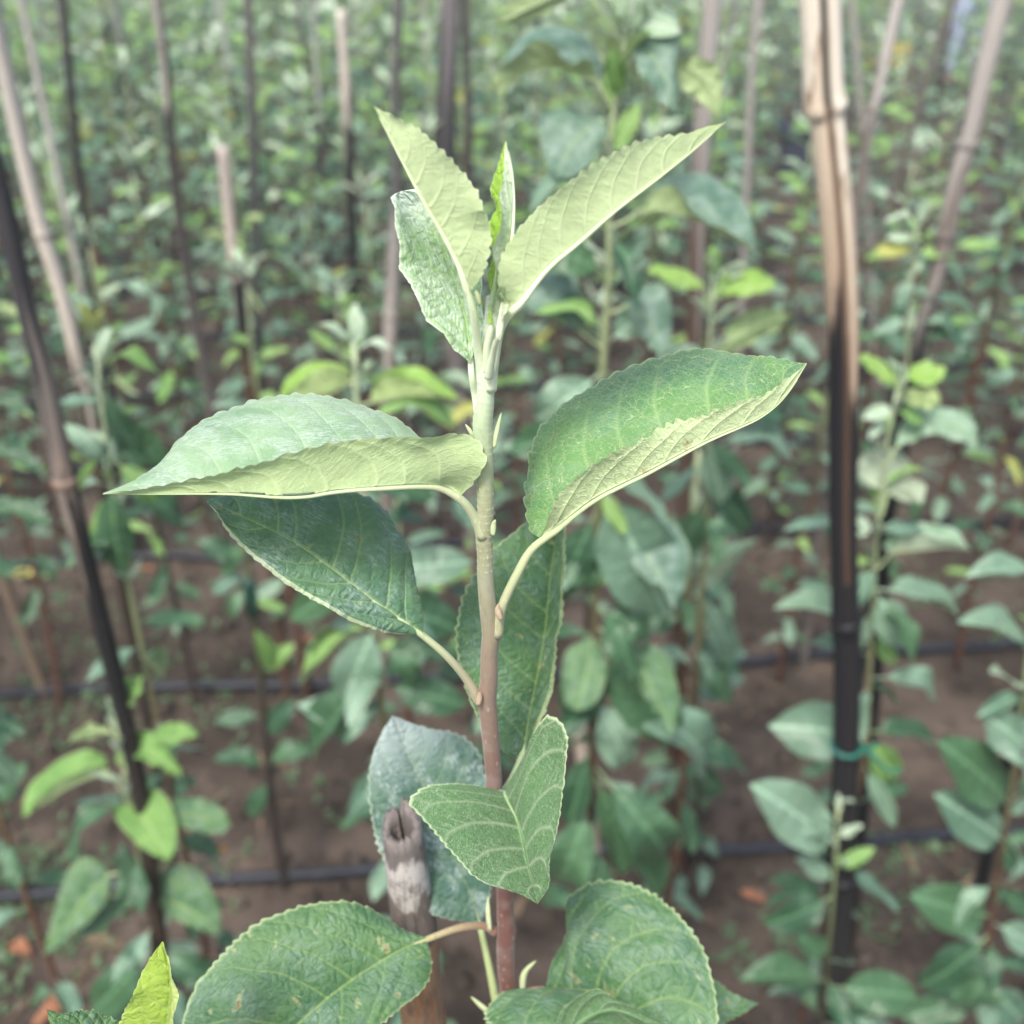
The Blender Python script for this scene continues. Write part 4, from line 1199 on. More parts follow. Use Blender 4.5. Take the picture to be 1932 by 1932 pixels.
s_grey = px_sapling([(1632, 1420), (1640, 1280), (1648, 1120), (1655, 1000), (1664, 920), (1670, 840), (1685, 780), (1694, 735)], .82, [
    ((1694, 740), (1702, 682), 60, 'tn', 0, 1.2), ((1688, 770), (1628, 790), 40, 'tf', 10, 1.2), ((1686, 775), (1745, 800), 30, 'yf', -5, 1.3),
    ((1680, 790), (1640, 830), -10, 'tf', 10, 1.2), ((1655, 1000), (1560, 985), 50, 'tf', 10, 1.0), ((1650, 1090), (1480, 1000), -10, 'gd', 5, .9), ((1648, 1110), (1808, 1162), 30, 'gv', 0, 1.1), ((1648, 1110), (1700, 1220), 60, 'gf', 15, 1.4), ((1646, 1180), (1460, 1148), 25, 'gv', 10, 1.0),
    ((1644, 1200), (1690, 1250), 50, 'yf', 0, 1.1), ((1640, 1280), (1765, 1325), 30, 'gd', 0, 1.0), ((1638, 1300), (1550, 1400), 50, 'gf', 5, 1.3), ((1634, 1380), (1764, 1402), 25, 'mv', 5, 1.2), ((1634, 1390), (1690, 1470), 60, 'yf', 0, 1.2),
    ((1630, 1400), (1450, 1370), 40, 'gw', 5, 1.3), ((1650, 1060), (1570, 1060), 30, 'yf', 0, 1), ((1646, 1150), (1590, 1240), 40, 'gf', 0, 1)],
    "grey-green sapling standing close right of the tall split cane", 0, fill=22, fseed=12)
px_sapling([(1545, 1960), (1562, 1800), (1575, 1640), (1582, 1520)], .72, [
    ((1582, 1600), (1415, 1480), 40, 'gf', 5, 1.1), ((1580, 1580), (1440, 1520), 30, 'gw', -5, .9), ((1572, 1690), (1445, 1745), 60, 'mf', 5, 1.3), ((1574, 1640), (1650, 1600), 30, 'yf', 0, .9), ((1560, 1850), (1395, 1850), 30, 'mv', 10, 1.1),
    ((1566, 1800), (1500, 1760), 60, 'mf', 0, 1.3), ((1562, 1860), (1730, 1880), 40, 'mf', 5, 1.2), ((1556, 1900), (1660, 1940), 45, 'mf', 5, 1.1), ((1552, 1930), (1690, 1960), 45, 'gw', 5, 1.1), ((1576, 1660), (1500, 1620), 30, 'gf', 0, 1.0)],
    "low sapling tied against the foot of the tall split cane", 2, .005, .0015, fill=6, tip=.8)
px_sapling([(1842, 1960), (1858, 1840), (1872, 1720), (1890, 1600), (1906, 1500), (1920, 1400), (1932, 1300), (1950, 1150), (1965, 1000)], .74, [
    ((1965, 1080), (1822, 1090), 40, 'gv', 10, 1.1), ((1955, 1230), (1806, 1175), 45, 'gv', 10, 1.1), ((1938, 1320), (1868, 1270), -10, 'tf', 5, 1.5), ((1930, 1420), (1850, 1345), 50, 'gw', 5, 1.3), ((1905, 1520), (1768, 1398), 45, 'mf', 5, 1.1),
    ((1896, 1590), (1762, 1498), 50, 'gf', 5, 1.1), ((1890, 1590), (1930, 1650), 60, 'mf', 10, 1.4), ((1888, 1600), (1950, 1570), 40, 'md', 0, 1), ((1872, 1730), (1716, 1690), 50, 'mf', 10, 1.2), ((1868, 1760), (1735, 1860), 60, 'mf', 5, 1.3),
    ((1864, 1790), (1800, 1900), 60, 'mw', 10, 1.3), ((1870, 1740), (1965, 1790), 40, 'gf', 5, 1.2), ((1856, 1850), (1930, 1930), 50, 'gf', 5, 1.2), ((1850, 1880), (1700, 1920), 40, 'mf', 0, 1.1), ((1880, 1680), (1950, 1720), 40, 'mf', 0, 1.1), ((1900, 1540), (1960, 1500), 40, 'gf', 0, 1.0)],
    "silvery sapling at the lower right edge", 1, fill=22, fseed=14)
# low neighbour of the shoot: only two leaf tips reach the picture
nb_root = np.array([P(330, 2150, .30)[0], P(330, 2150, .30)[1], 0.0])
nb = empty("apple_sapling", nb_root, "short neighbour at the bottom left showing only a lime leaf tip and a dark one", "sapling", SAPG)
make_stem(nb, nb_root, [nb_root - [0, 0, .02], nb_root + [0.002, 0, .5], P(325, 2130, .285)], [.006, .004, .002], 0)
hero_leaf(nb, nb_root, .262,
          [(275, 2080, 0), (303, 1990, 3), (318, 1910, 5), (320, 1845, 6), (306, 1776, 6)],
          [(268, 2080, 0), (212, 1990, 6), (232, 1915, 8), (262, 1850, 8), (285, 1806, 7), (306, 1776, 6)],
          [(280, 2080, 0), (318, 1990, 8), (329, 1900, 11), (328, 1850, 10), (318, 1805, 8), (306, 1776, 6)],
          M_h_lime, ('A', True), 26, .4, (.06, .06), rimt=(0, .5), seed=21, n=120, m=26, veins=8, petiole=[(325, 2130, .285), (300, 2100, .270)], label="bright lime leaf pointing up")
hero_leaf(nb, nb_root, .275,
          [(300, 2010, 0), (200, 1965, 5), (140, 1930, 8), (88, 1904, 10)],
          [(300, 1995, 0), (250, 1945, 0), (200, 1918, 3), (165, 1906, 5), (120, 1910, 8), (88, 1904, 10)],
          [(300, 2025, 0), (200, 2015, 9), (110, 1975, 12), (88, 1904, 10)],
          M_h_mat_dark, ('A', True), 24, .9, (.06, .06), seed=22, n=120, m=26, veins=6, petiole=[(325, 2130, .285), (315, 2060, .280)], label="dark toothed leaf in the corner")

# leaves of those saplings that stand out by their own outline
T_, F_ = True, False
for sap, d_, leaves_ in (
    (s_low, .74, [
        ((240, 1500), [(202, 1456), (164, 1469), (123, 1488), (82, 1516), (41, 1541)], [(203, 1452), (198, 1428), (164, 1414), (123, 1428), (82, 1456), (57, 1484), (41, 1541)], [(202, 1454), (197, 1440), (164, 1448), (123, 1470), (82, 1500), (52, 1534), (41, 1541)], M_o_green, ('B', F_), -14, 9, 18),
        ((238, 1470), [(240, 1420), (268, 1418), (302, 1438), (344, 1468)], [(240, 1414), (248, 1394), (265, 1379), (289, 1382), (316, 1410), (339, 1445), (344, 1468)], [(241, 1424), (262, 1432), (288, 1441), (318, 1454), (344, 1468)], M_o_green, ('A', T_), -8, 8, 12),
        ((222, 1385), [(218, 1345), (240, 1312), (271, 1276)], [(214, 1338), (208, 1312), (228, 1287), (254, 1275), (271, 1276)], [(222, 1344), (246, 1332), (264, 1302), (271, 1276)], M_o_green, ('A', T_), -6, 6, 4),
        ((224, 1395), [(208, 1380), (170, 1380), (126, 1405)], [(206, 1372), (180, 1364), (150, 1374), (126, 1405)], [(206, 1386), (172, 1392), (142, 1400), (126, 1405)], M_o_green, ('A', F_), 5, -6, 8),
        ((238, 1450), [(286, 1405), (322, 1396), (376, 1387)], [(285, 1398), (300, 1372), (330, 1363), (356, 1371), (376, 1387)], [(290, 1411), (318, 1408), (348, 1398), (376, 1387)], M_o_green, ('A', T_), -8, 6, -10),
        ((252, 1560), [(248, 1519), (274, 1550), (300, 1591), (319, 1627)], [(244, 1517), (212, 1526), (222, 1550), (253, 1586), (283, 1609), (319, 1627)], [(252, 1514), (268, 1490), (298, 1490), (320, 1519), (332, 1555), (332, 1592), (319, 1627)], M_o_green, ('A', T_), 4, -6, 16),
        ((258, 1590), [(316, 1533), (370, 1541), (437, 1557)], [(318, 1524), (330, 1508), (356, 1504), (394, 1511), (424, 1534), (437, 1557)], [(318, 1540), (338, 1558), (384, 1569), (418, 1571), (437, 1557)], M_h_mat_dark, ('A', T_), -8, 5, -8),
        ((268, 1640), [(206, 1650), (165, 1690), (120, 1750), (83, 1804)], [(203, 1645), (190, 1628), (167, 1618), (135, 1634), (114, 1680), (97, 1742), (83, 1804)], [(208, 1656), (202, 1690), (174, 1730), (143, 1756), (83, 1804)], M_h_mat_dark, ('A', T_), -4, 4, 14),
        ((282, 1720), [(292, 1690), (340, 1710), (382, 1737), (415, 1768)], [(295, 1680), (310, 1643), (346, 1633), (379, 1648), (403, 1688), (416, 1735), (415, 1768)], [(296, 1697), (325, 1731), (370, 1751), (415, 1768)], M_h_mat_dark, ('A', T_), -4, 5, 6)]),
    (s_tall, .74, [
        ((1158, 210), [(1126, 150), (1097, 142), (1066, 131), (1029, 127), (993, 136), (964, 154), (941, 198)], [(1128, 150), (1138, 125), (1131, 98), (1110, 70), (1081, 52), (1037, 48), (996, 59), (968, 85), (948, 130), (941, 198)], [(1124, 148), (1116, 114), (1097, 109), (1081, 118), (1062, 105), (1042, 85), (1015, 79), (985, 98), (950, 124), (930, 155), (941, 198)], M_o_grey, ('B', F_), -22, 14, 22),
        ((1182, 110), [(1196, 82), (1226, 102), (1252, 142), (1275, 212)], [(1196, 88), (1200, 120), (1214, 150), (1242, 178), (1275, 212)], [(1200, 76), (1215, 48), (1247, 18), (1274, 26), (1282, 70), (1277, 115), (1281, 155), (1275, 212)], M_o_grey, ('A', T_), 6, -6, 12),
        ((1180, 130), [(1274, 112), (1310, 136), (1340, 166), (1358, 221)], [(1276, 109), (1300, 107), (1333, 112), (1355, 128), (1361, 165), (1358, 221)], [(1274, 118), (1279, 148), (1289, 168), (1317, 188), (1344, 213), (1358, 221)], M_o_grey, ('A', F_), 6, -4, -6),
        ((1182, 90), [(1092, -38), (1040, -5), (985, 22), (930, 52)], [(1088, -45), (1030, -36), (968, -8), (930, 52)], [(1094, -34), (1062, 8), (1000, 38), (930, 52)], M_o_grey, ('A', F_), 6, -8, 15),
        ((1150, 290), [(1136, 225), (1085, 265), (1050, 333)], [(1130, 221), (1070, 204), (1017, 215), (1021, 265), (1034, 312), (1050, 333)], [(1138, 228), (1142, 265), (1112, 311), (1072, 334), (1050, 333)], M_o_grey, ('A', T_), -6, 2, 6),
        ((1150, 430), [(1209, 398), (1250, 402), (1290, 405), (1332, 423), (1380, 449), (1426, 477)], [(1212, 392), (1245, 344), (1288, 330), (1343, 331), (1379, 354), (1409, 392), (1426, 477)], [(1211, 395), (1240, 356), (1270, 352), (1291, 371), (1313, 401), (1346, 421), (1386, 447), (1426, 477)], M_o_grey, ('A', T_), -18, 10, 14),
        ((1146, 660), [(1096, 626), (1080, 594), (1048, 577), (983, 577)], [(1098, 622), (1107, 580), (1086, 535), (1040, 509), (1000, 530), (983, 577)], [(1090, 627), (1060, 606), (1020, 594), (983, 577)], M_o_grey, ('A', T_), -14, 8, 10),
        ((1147, 590), [(1184, 576), (1220, 602), (1249, 671)], [(1190, 560), (1223, 536), (1256, 545), (1267, 590), (1263, 641), (1249, 671)], [(1184, 583), (1200, 622), (1226, 653), (1249, 671)], M_o_grey, ('A', T_), -5, 4, 10),
        ((1130, 930), [(1186, 985), (1225, 1060), (1272, 1152)], [(1190, 980), (1225, 968), (1272, 985), (1298, 1030), (1296, 1090), (1272, 1152)], [(1182, 990), (1182, 1040), (1205, 1078), (1240, 1105), (1272, 1152)], M_o_grey, ('A', T_), -6, 4, 14),
        ((1122, 1180), [(1190, 1222), (1225, 1290), (1272, 1392)], [(1196, 1216), (1232, 1218), (1262, 1252), (1280, 1310), (1272, 1392)], [(1188, 1228), (1196, 1275), (1225, 1325), (1250, 1362), (1272, 1392)], M_h_mat_dark, ('A', T_), -6, 4, 12),
        ((1120, 1180), [(1118, 1205), (1108, 1270), (1090, 1342)], [(1112, 1205), (1070, 1228), (1062, 1280), (1072, 1330), (1090, 1342)], [(1122, 1208), (1142, 1240), (1140, 1290), (1118, 1330), (1090, 1342)], M_h_mat_dark, ('A', T_), -4, 4, 18)]),
    (s_two, .80, [
        ((673, 745), [(664, 718), (622, 740), (576, 752), (527, 749)], [(664, 710), (655, 690), (634, 685), (597, 682), (568, 690), (541, 719), (527, 749)], [(664, 716), (656, 700), (623, 692), (590, 703), (562, 726), (535, 745), (527, 749)], M_o_lime, ('B', F_), -14, 9, 14),
        ((676, 765), [(700, 758), (733, 753), (773, 747), (815, 748), (866, 753)], [(700, 754), (704, 724), (727, 701), (760, 693), (801, 699), (837, 720), (866, 753)], [(700, 756), (704, 732), (722, 716), (760, 711), (803, 724), (842, 747), (866, 753)], M_o_lime, ('B', F_), -14, 9, 10)]),
    (s_open, .92, [
        ((1343, 570), [(1326, 538), (1280, 520), (1221, 510)], [(1324, 532), (1310, 516), (1282, 506), (1243, 501), (1221, 510)], [(1326, 542), (1302, 541), (1258, 531), (1221, 510)], M_o_lime, ('A', T_), -6, 6, 8),
        ((1344, 570), [(1350, 548), (1400, 545), (1463, 541)], [(1350, 543), (1376, 519), (1430, 512), (1456, 520), (1463, 541)], [(1352, 551), (1394, 559), (1432, 552), (1463, 541)], M_o_lime, ('A', T_), -8, 6, 6),
        ((1338, 690), [(1353, 659), (1400, 635), (1450, 610), (1501, 594)], [(1354, 650), (1376, 613), (1410, 586), (1457, 583), (1501, 594)], [(1356, 662), (1378, 662), (1428, 644), (1472, 618), (1501, 594)], M_o_green, ('A', F_), 8, -8, -4)]),
    (s_grey, .82, [
        ((1693, 745), [(1692, 713), (1656, 693), (1619, 673)], [(1690, 708), (1671, 685), (1640, 669), (1619, 673)], [(1690, 717), (1664, 717), (1635, 695), (1619, 673)], M_o_lime, ('A', T_), -6, 5, 6),
        ((1693, 745), [(1712, 713), (1750, 705), (1786, 694)], [(1710, 708), (1723, 691), (1756, 683), (1786, 694)], [(1714, 717), (1743, 729), (1775, 716), (1786, 694)], M_o_lime, ('A', T_), -6, 5, 4),
        ((1688, 765), [(1697, 746), (1736, 747), (1776, 763)], [(1697, 742), (1730, 732), (1766, 735), (1776, 763)], [(1697, 750), (1720, 764), (1752, 770), (1776, 763)], M_o_lime, ('A', F_), 5, -4, 6),
        ((1668, 880), [(1692, 841), (1730, 819), (1772, 799), (1816, 809), (1842, 845)], [(1690, 833), (1700, 800), (1730, 777), (1770, 768), (1817, 778), (1840, 808), (1842, 845)], [(1696, 845), (1726, 834), (1760, 816), (1800, 829), (1842, 845)], M_o_pale, ('A', T_), -10, 8, 8),
        ((1664, 960), [(1668, 925), (1665, 890), (1662, 848)], [(1664, 925), (1630, 908), (1619, 880), (1634, 853), (1662, 848)], [(1672, 925), (1706, 908), (1718, 882), (1698, 850), (1662, 848)], M_o_pale, ('A', F_), -4, -4, 4),
        ((1662, 975), [(1676, 930), (1712, 924), (1738, 953)], [(1678, 924), (1700, 906), (1722, 902), (1746, 914), (1738, 953)], [(1678, 935), (1700, 942), (1720, 947), (1738, 953)], M_o_pale, ('A', F_), 5, -5, 8),
        ((1652, 1075), [(1682, 1041), (1743, 1036), (1795, 1033), (1832, 1038)], [(1664, 1034), (1692, 1000), (1743, 987), (1796, 998), (1832, 1038)], [(1684, 1036), (1690, 1022), (1743, 1011), (1795, 1021), (1832, 1038)], M_o_pale, ('B', F_), -12, 8, 10)])):
    for i_, (nd_, md_, a_, b_, mt_, see_, fa_, fb_, ft_) in enumerate(leaves_):
        outline_leaf(sap[0], sap[1], d_, nd_, md_, a_, b_, mt_, see_, fa_, fb_, ft_, seed=60 + i_)
# --- second row, those that can be told apart
e9, r9 = px_sapling([(541, 1690), (522, 1580), (506, 1450), (497, 1340), (490, 1250), (476, 1150), (464, 1050), (455, 950), (446, 840)], 1.24, [
    ((478, 1170), (503, 1262), 60, 'yn', 10, 1.2), ((494, 1270), (556, 1215), 40, 'yf', 5, .9), ((498, 1350), (404, 1362), 30, 'mf', 5, 1.0), ((506, 1450), (404, 1432), 30, 'md', 5, 1.0), ((507, 1450), (598, 1418), 30, 'md', 5, 1.1),
    ((500, 1390), (556, 1320), 50, 'mf', 0, 1.1), ((508, 1470), (470, 1540), 60, 'mf', 5, 1.0), ((466, 1060), (370, 1020), 40, 'mf', 5, 1.1), ((468, 1080), (400, 1120), 40, 'gf', 5, 1), ((462, 1030), (540, 1060), 40, 'mf', 5, 1.1),
    ((460, 1000), (380, 940), 30, 'mv', 0, 1.1), ((456, 960), (560, 940), 30, 'mv', 0, 1.1), ((470, 1100), (440, 1170), 60, 'md', 5, 1), ((474, 1130), (540, 1150), 50, 'yf', 5, .8), ((462, 1020), (420, 1085), 60, 'mf', 5, 1.1), ((480, 1180), (530, 1260), 60, 'yf', 5, .8)],
    "nearly bare dark sapling with a green tape band, left of the drooping leaves", 2, .0075, .004, fill=0, tip=0)
tb = rnd_spline(np.array([on_row(478, 1160, 1.24), on_row(471, 1120, 1.24), on_row(466, 1090, 1.24)]), 6)
v, f = tube(tb, [.009, .010, .0105, .010, .0102, .0085], 10)
obj("tape_band", mesh("tape_band", v - r9, f, M_tape), e9)
px_sapling([(1284, 1700), (1282, 1580), (1284, 1450), (1287, 1330), (1292, 1200), (1300, 1080), (1310, 950), (1318, 850)], 1.24, [
    ((1296, 1150), (1200, 1180), 50, 'mf', 5, 1.1), ((1298, 1130), (1385, 1080), 50, 'gf', 5, 1.1), ((1292, 1200), (1250, 1290), 40, 'gv', 5, 1.2), ((1292, 1220), (1410, 1236), 40, 'gf', 5, 1.1), ((1288, 1290), (1405, 1280), 40, 'gw', 5, 1.1),
    ((1288, 1300), (1330, 1420), 60, 'gf', 5, 1.2), ((1286, 1400), (1396, 1440), 40, 'mf', 5, 1.1), ((1286, 1420), (1210, 1440), 40, 'mf', 0, 1.1), ((1300, 1080), (1250, 1000), 50, 'mf', 0, 1), ((1306, 1000), (1400, 1010), 40, 'md', 0, 1.0), ((1284, 1430), (1360, 1500), 50, 'mf', 0, 1.0)],
    "sapling with a thick reddish brown foot, right of the arched bottom leaf", 1, .0100, .0030, fill=26, fseed=16, flen=(.055, .075), tip=0)
px_sapling([(1332, 1730), (1322, 1620), (1318, 1480), (1314, 1340), (1322, 1200), (1330, 1050)], 1.20, [
    ((1322, 1190), (1430, 1018), -10, 'gn', 5, 1.2), ((1326, 1120), (1380, 1240), 40, 'gf', 0, 1.0), ((1318, 1300), (1380, 1250), 40, 'mf', 0, 1)],
    "thin green stemmed sapling beside the thick reddish foot", 2, .0045, .0028, fill=4, tip=0)
px_sapling([(70, 1790), (52, 1720), (22, 1630), (-5, 1540), (-30, 1440), (-50, 1300)], 1.24, [
    ((-10, 1520), (50, 1440), 40, 'mf', 0, 1), ((-20, 1480), (40, 1500), 40, 'gf', 0, 1), ((-30, 1420), (30, 1380), 40, 'mf', 0, 1)],
    "brown sapling foot leaning out of the left edge at the bottom", 2, .0085, .0050, fill=0, tip=0)
px_sapling([(1712, 700), (1712, 640), (1716, 570), (1724, 500), (1730, 440), (1732, 410)], 1.24, [
    ((1731, 430), (1748, 374), 50, 'tf', 5, 1.1), ((1731, 430), (1770, 385), 30, 'tv', 5, 1.0), ((1730, 440), (1668, 418), 15, 'td', 5, 1), ((1728, 450), (1672, 450), 40, 'tf', 5, 1), ((1726, 470), (1650, 478), 40, 'lf', 5, 1.1), ((1724, 480), (1800, 480), 30, 'yf', 5, 1.0),
    ((1720, 520), (1690, 580), 50, 'gf', 5, 1.3), ((1718, 540), (1770, 560), 50, 'gf', 5, 1.1), ((1714, 600), (1650, 630), 50, 'gf', 5, 1.1), ((1714, 610), (1800, 640), 40, 'gd', 5, 1.1), ((1716, 560), (1840, 600), 40, 'gv', 5, 1.0), ((1712, 650), (1830, 660), 40, 'md', 5, 1.0)],
    "sapling with a whitish tip left of the stout slanting cane", 0, fill=16, fseed=20, flen=(.05, .07))

# older leaves lower on the shoot and on its short neighbour, under the picture's edge
lr = random.Random(21)
for e_, r_, x_, y_, zs_ in ((hero, hero_root, hero_root[0], hero_root[1], np.linspace(.22, .84, 12)), (nb, nb_root, nb_root[0], nb_root[1], np.linspace(.2, .80, 12))):
    az = lr.uniform(0, 6)
    for z_ in zs_:
        az += GA
        el = lr.uniform(-.6, .1)
        p_ = np.array([x_ + .002, y_, z_])
        place_leaf(e_, r_, p_, p_ + np.array([math.cos(az) * math.cos(el), math.sin(az) * math.cos(el), math.sin(el)]) * lr.uniform(.06, .08), np.array([lr.gauss(0, .2), lr.gauss(0, .2), 1]), lr.choice(['mf', 'md', 'mw']), 1.1)

# ------------------------------------------------------------------ all other saplings, row by row


def sapling_layout(seed, height, size=.058, bare=.22, dens=1.0, gm=.52):
    """nodes, directions and shapes of one random sapling (base at the origin)"""
    r = random.Random(seed)
    lean = (r.uniform(-.06, .06), r.uniform(-.05, .05))
    pts = []
    for i in range(6):
        q = i / 5
        pts.append((lean[0] * q + r.uniform(-.008, .008), lean[1] * q + r.uniform(-.008, .008), -.02 + (height + .02) * q))
    pts = np.array(pts)
    q = rnd_spline(pts, 80)
    lv = []
    z0 = r.uniform(.6, 1.3) * bare
    n = int((height * (1 - z0)) / .030 * dens) + 5
    a = r.uniform(0, 6.28)
    pal = r.random()
    for i in range(n):
        f_ = z0 + (1 - z0) * (i + .6 + r.uniform(-.3, .3)) / (n - .4) if i < n - 5 else r.uniform(.975, 1.0)
        f_ = min(max(f_, .02), .995)
        node = q[int(f_ * 79)]
        a += GA + r.uniform(-.4, .4)
        youth = max(0, (f_ - .70) / .30)
        el = r.uniform(-.65, .40) * (1 - youth) + youth * r.uniform(.5, 1.25)
        L = size * r.uniform(.75, 1.25) * (1 - .42 * youth) * (1.0 if f_ > .3 else .85)
        dv = np.array([math.cos(a) * math.cos(el), math.sin(a) * math.cos(el), math.sin(el)])
        if youth > .55:
            key = r.choice(['tv', 'tn', 'tf'])
        elif youth > 0:
            key = r.choice(['yv', 'yf', 'yd', 'gv'])
        else:
            x = r.random()
            key = ('m' if x < gm else 'g' if x < .88 else 'y' if x < .985 else 'l') + r.choice('ffvddwu')
        nr = np.array([r.gauss(0, .35), r.gauss(0, .35) - .15, 1.0])
        if r.random() < .10:
            nr = np.array([r.gauss(0, 1), r.gauss(0, 1), .2])
        lv.append((node, node + dv * L, nr, key, r.uniform(.9, 1.2)))
    return q, lv


def foliage_mesh(lv, mats_of):
    """all leaves of a distant sapling in one coarse mesh per material letter"""
    groups = {}
    for node, tip, nr, key, wd in lv:
        g_ = groups.setdefault(key[0], ([], []))
        ax = tip - node
        L = np.linalg.norm(ax)
        y = ax / L
        z = unit(nr - np.dot(nr, y) * y)
        x = np.cross(y, z)
        b = len(g_[0])
        hw = L * .24 * wd
        ar = .06 * L
        fo = .35 * hw
        P_ = [node, node + y * L * .2 + z * ar * .6, node + y * L * .52 + z * ar, tip,
              node + y * L * .42 + x * hw + z * (fo + ar), node + y * L * .75 + x * hw * .7 + z * (fo + ar * .6),
              node + y * L * .42 - x * hw + z * (fo + ar), node + y * L * .75 - x * hw * .7 + z * (fo + ar * .6)]
        g_[0].extend(P_)
        g_[1].extend([(b + 1, b + 4, b + 2), (b + 2, b + 4, b + 5), (b + 2, b + 5, b + 3), (b + 1, b + 2, b + 6), (b + 2, b + 7, b + 6), (b + 2, b + 3, b + 7)])
    V, Fs, mi, mats = [], [], [], []
    for k, (vv, ff) in groups.items():
        o_ = len(V)
        V.extend(vv)
        Fs.extend([tuple(i + o_ for i in t) for t in ff])
        mi.extend([len(mats)] * len(ff))
        mats.append(mats_of[k])
    me = mesh("leaves", np.array(V), Fs, None)
    for m_ in mats:
        me.materials.append(m_)
    me.polygons.foreach_set("material_index", np.array(mi, np.int32))
    return me


MATS = {'m': M_f_mat, 'g': M_f_gray, 'y': M_f_young, 't': M_f_tip, 'l': M_f_yel}
ORD = ["first", "second", "third", "fourth", "fifth", "sixth", "seventh", "eighth", "ninth", "tenth", "eleventh", "twelfth", "thirteenth", "fourteenth", "fifteenth",
       "sixteenth", "seventeenth", "eighteenth", "nineteenth", "twentieth", "twenty-first", "twenty-second", "twenty-third", "twenty-fourth"]
ROWN = {1: "second", 2: "third", 3: "fourth", 4: "fifth", 5: "sixth", 6: "seventh"}
FAR = []
for i in range(9):                        # a few different distant saplings, shared
    q, lv = sapling_layout(900 + i, [1.05, 1.2, .95, 1.3, 1.1, 1.0, 1.25, 1.15, .9][i], .104, .08, 1.35, .22)
    v, f = tube(q[::8], np.linspace(.006, .002, len(q[::8])), 5)
    sm = mesh("stem", v, f, M_wood, np.repeat(wood_cols(q[::8][:, 2], q[-1, 2], i % 3), 5, 0))
    FAR.append((sm, foliage_mesh(lv, MATS)))
FARC = []
for i in range(6):
    hh_ = [1.5, 1.65, 1.35, 1.75, 1.55, 1.2][i]
    pp = np.array([(0, 0, -.03), (.01, 0, hh_ * .5), (.0, .01, hh_)])
    q = rnd_spline(pp, 14)
    v, f = tube(q, np.linspace(.009, .0075, 14), 7)
    top = [(.36, .345, .33), (.30, .285, .28), (.11, .10, .10), (.42, .39, .36), (.23, .215, .21), (.38, .35, .32)][i]
    fr = np.repeat(np.linspace(0, 1, 14), 7)
    cut = [.55, .7, .8, .45, .62, .5][i]
    c = np.where((fr > cut)[:, None], np.array(top)[None], np.array((.045, .035, .035))[None])
    FARC.append(mesh("bamboo_cane", v, f, M_cane, c))

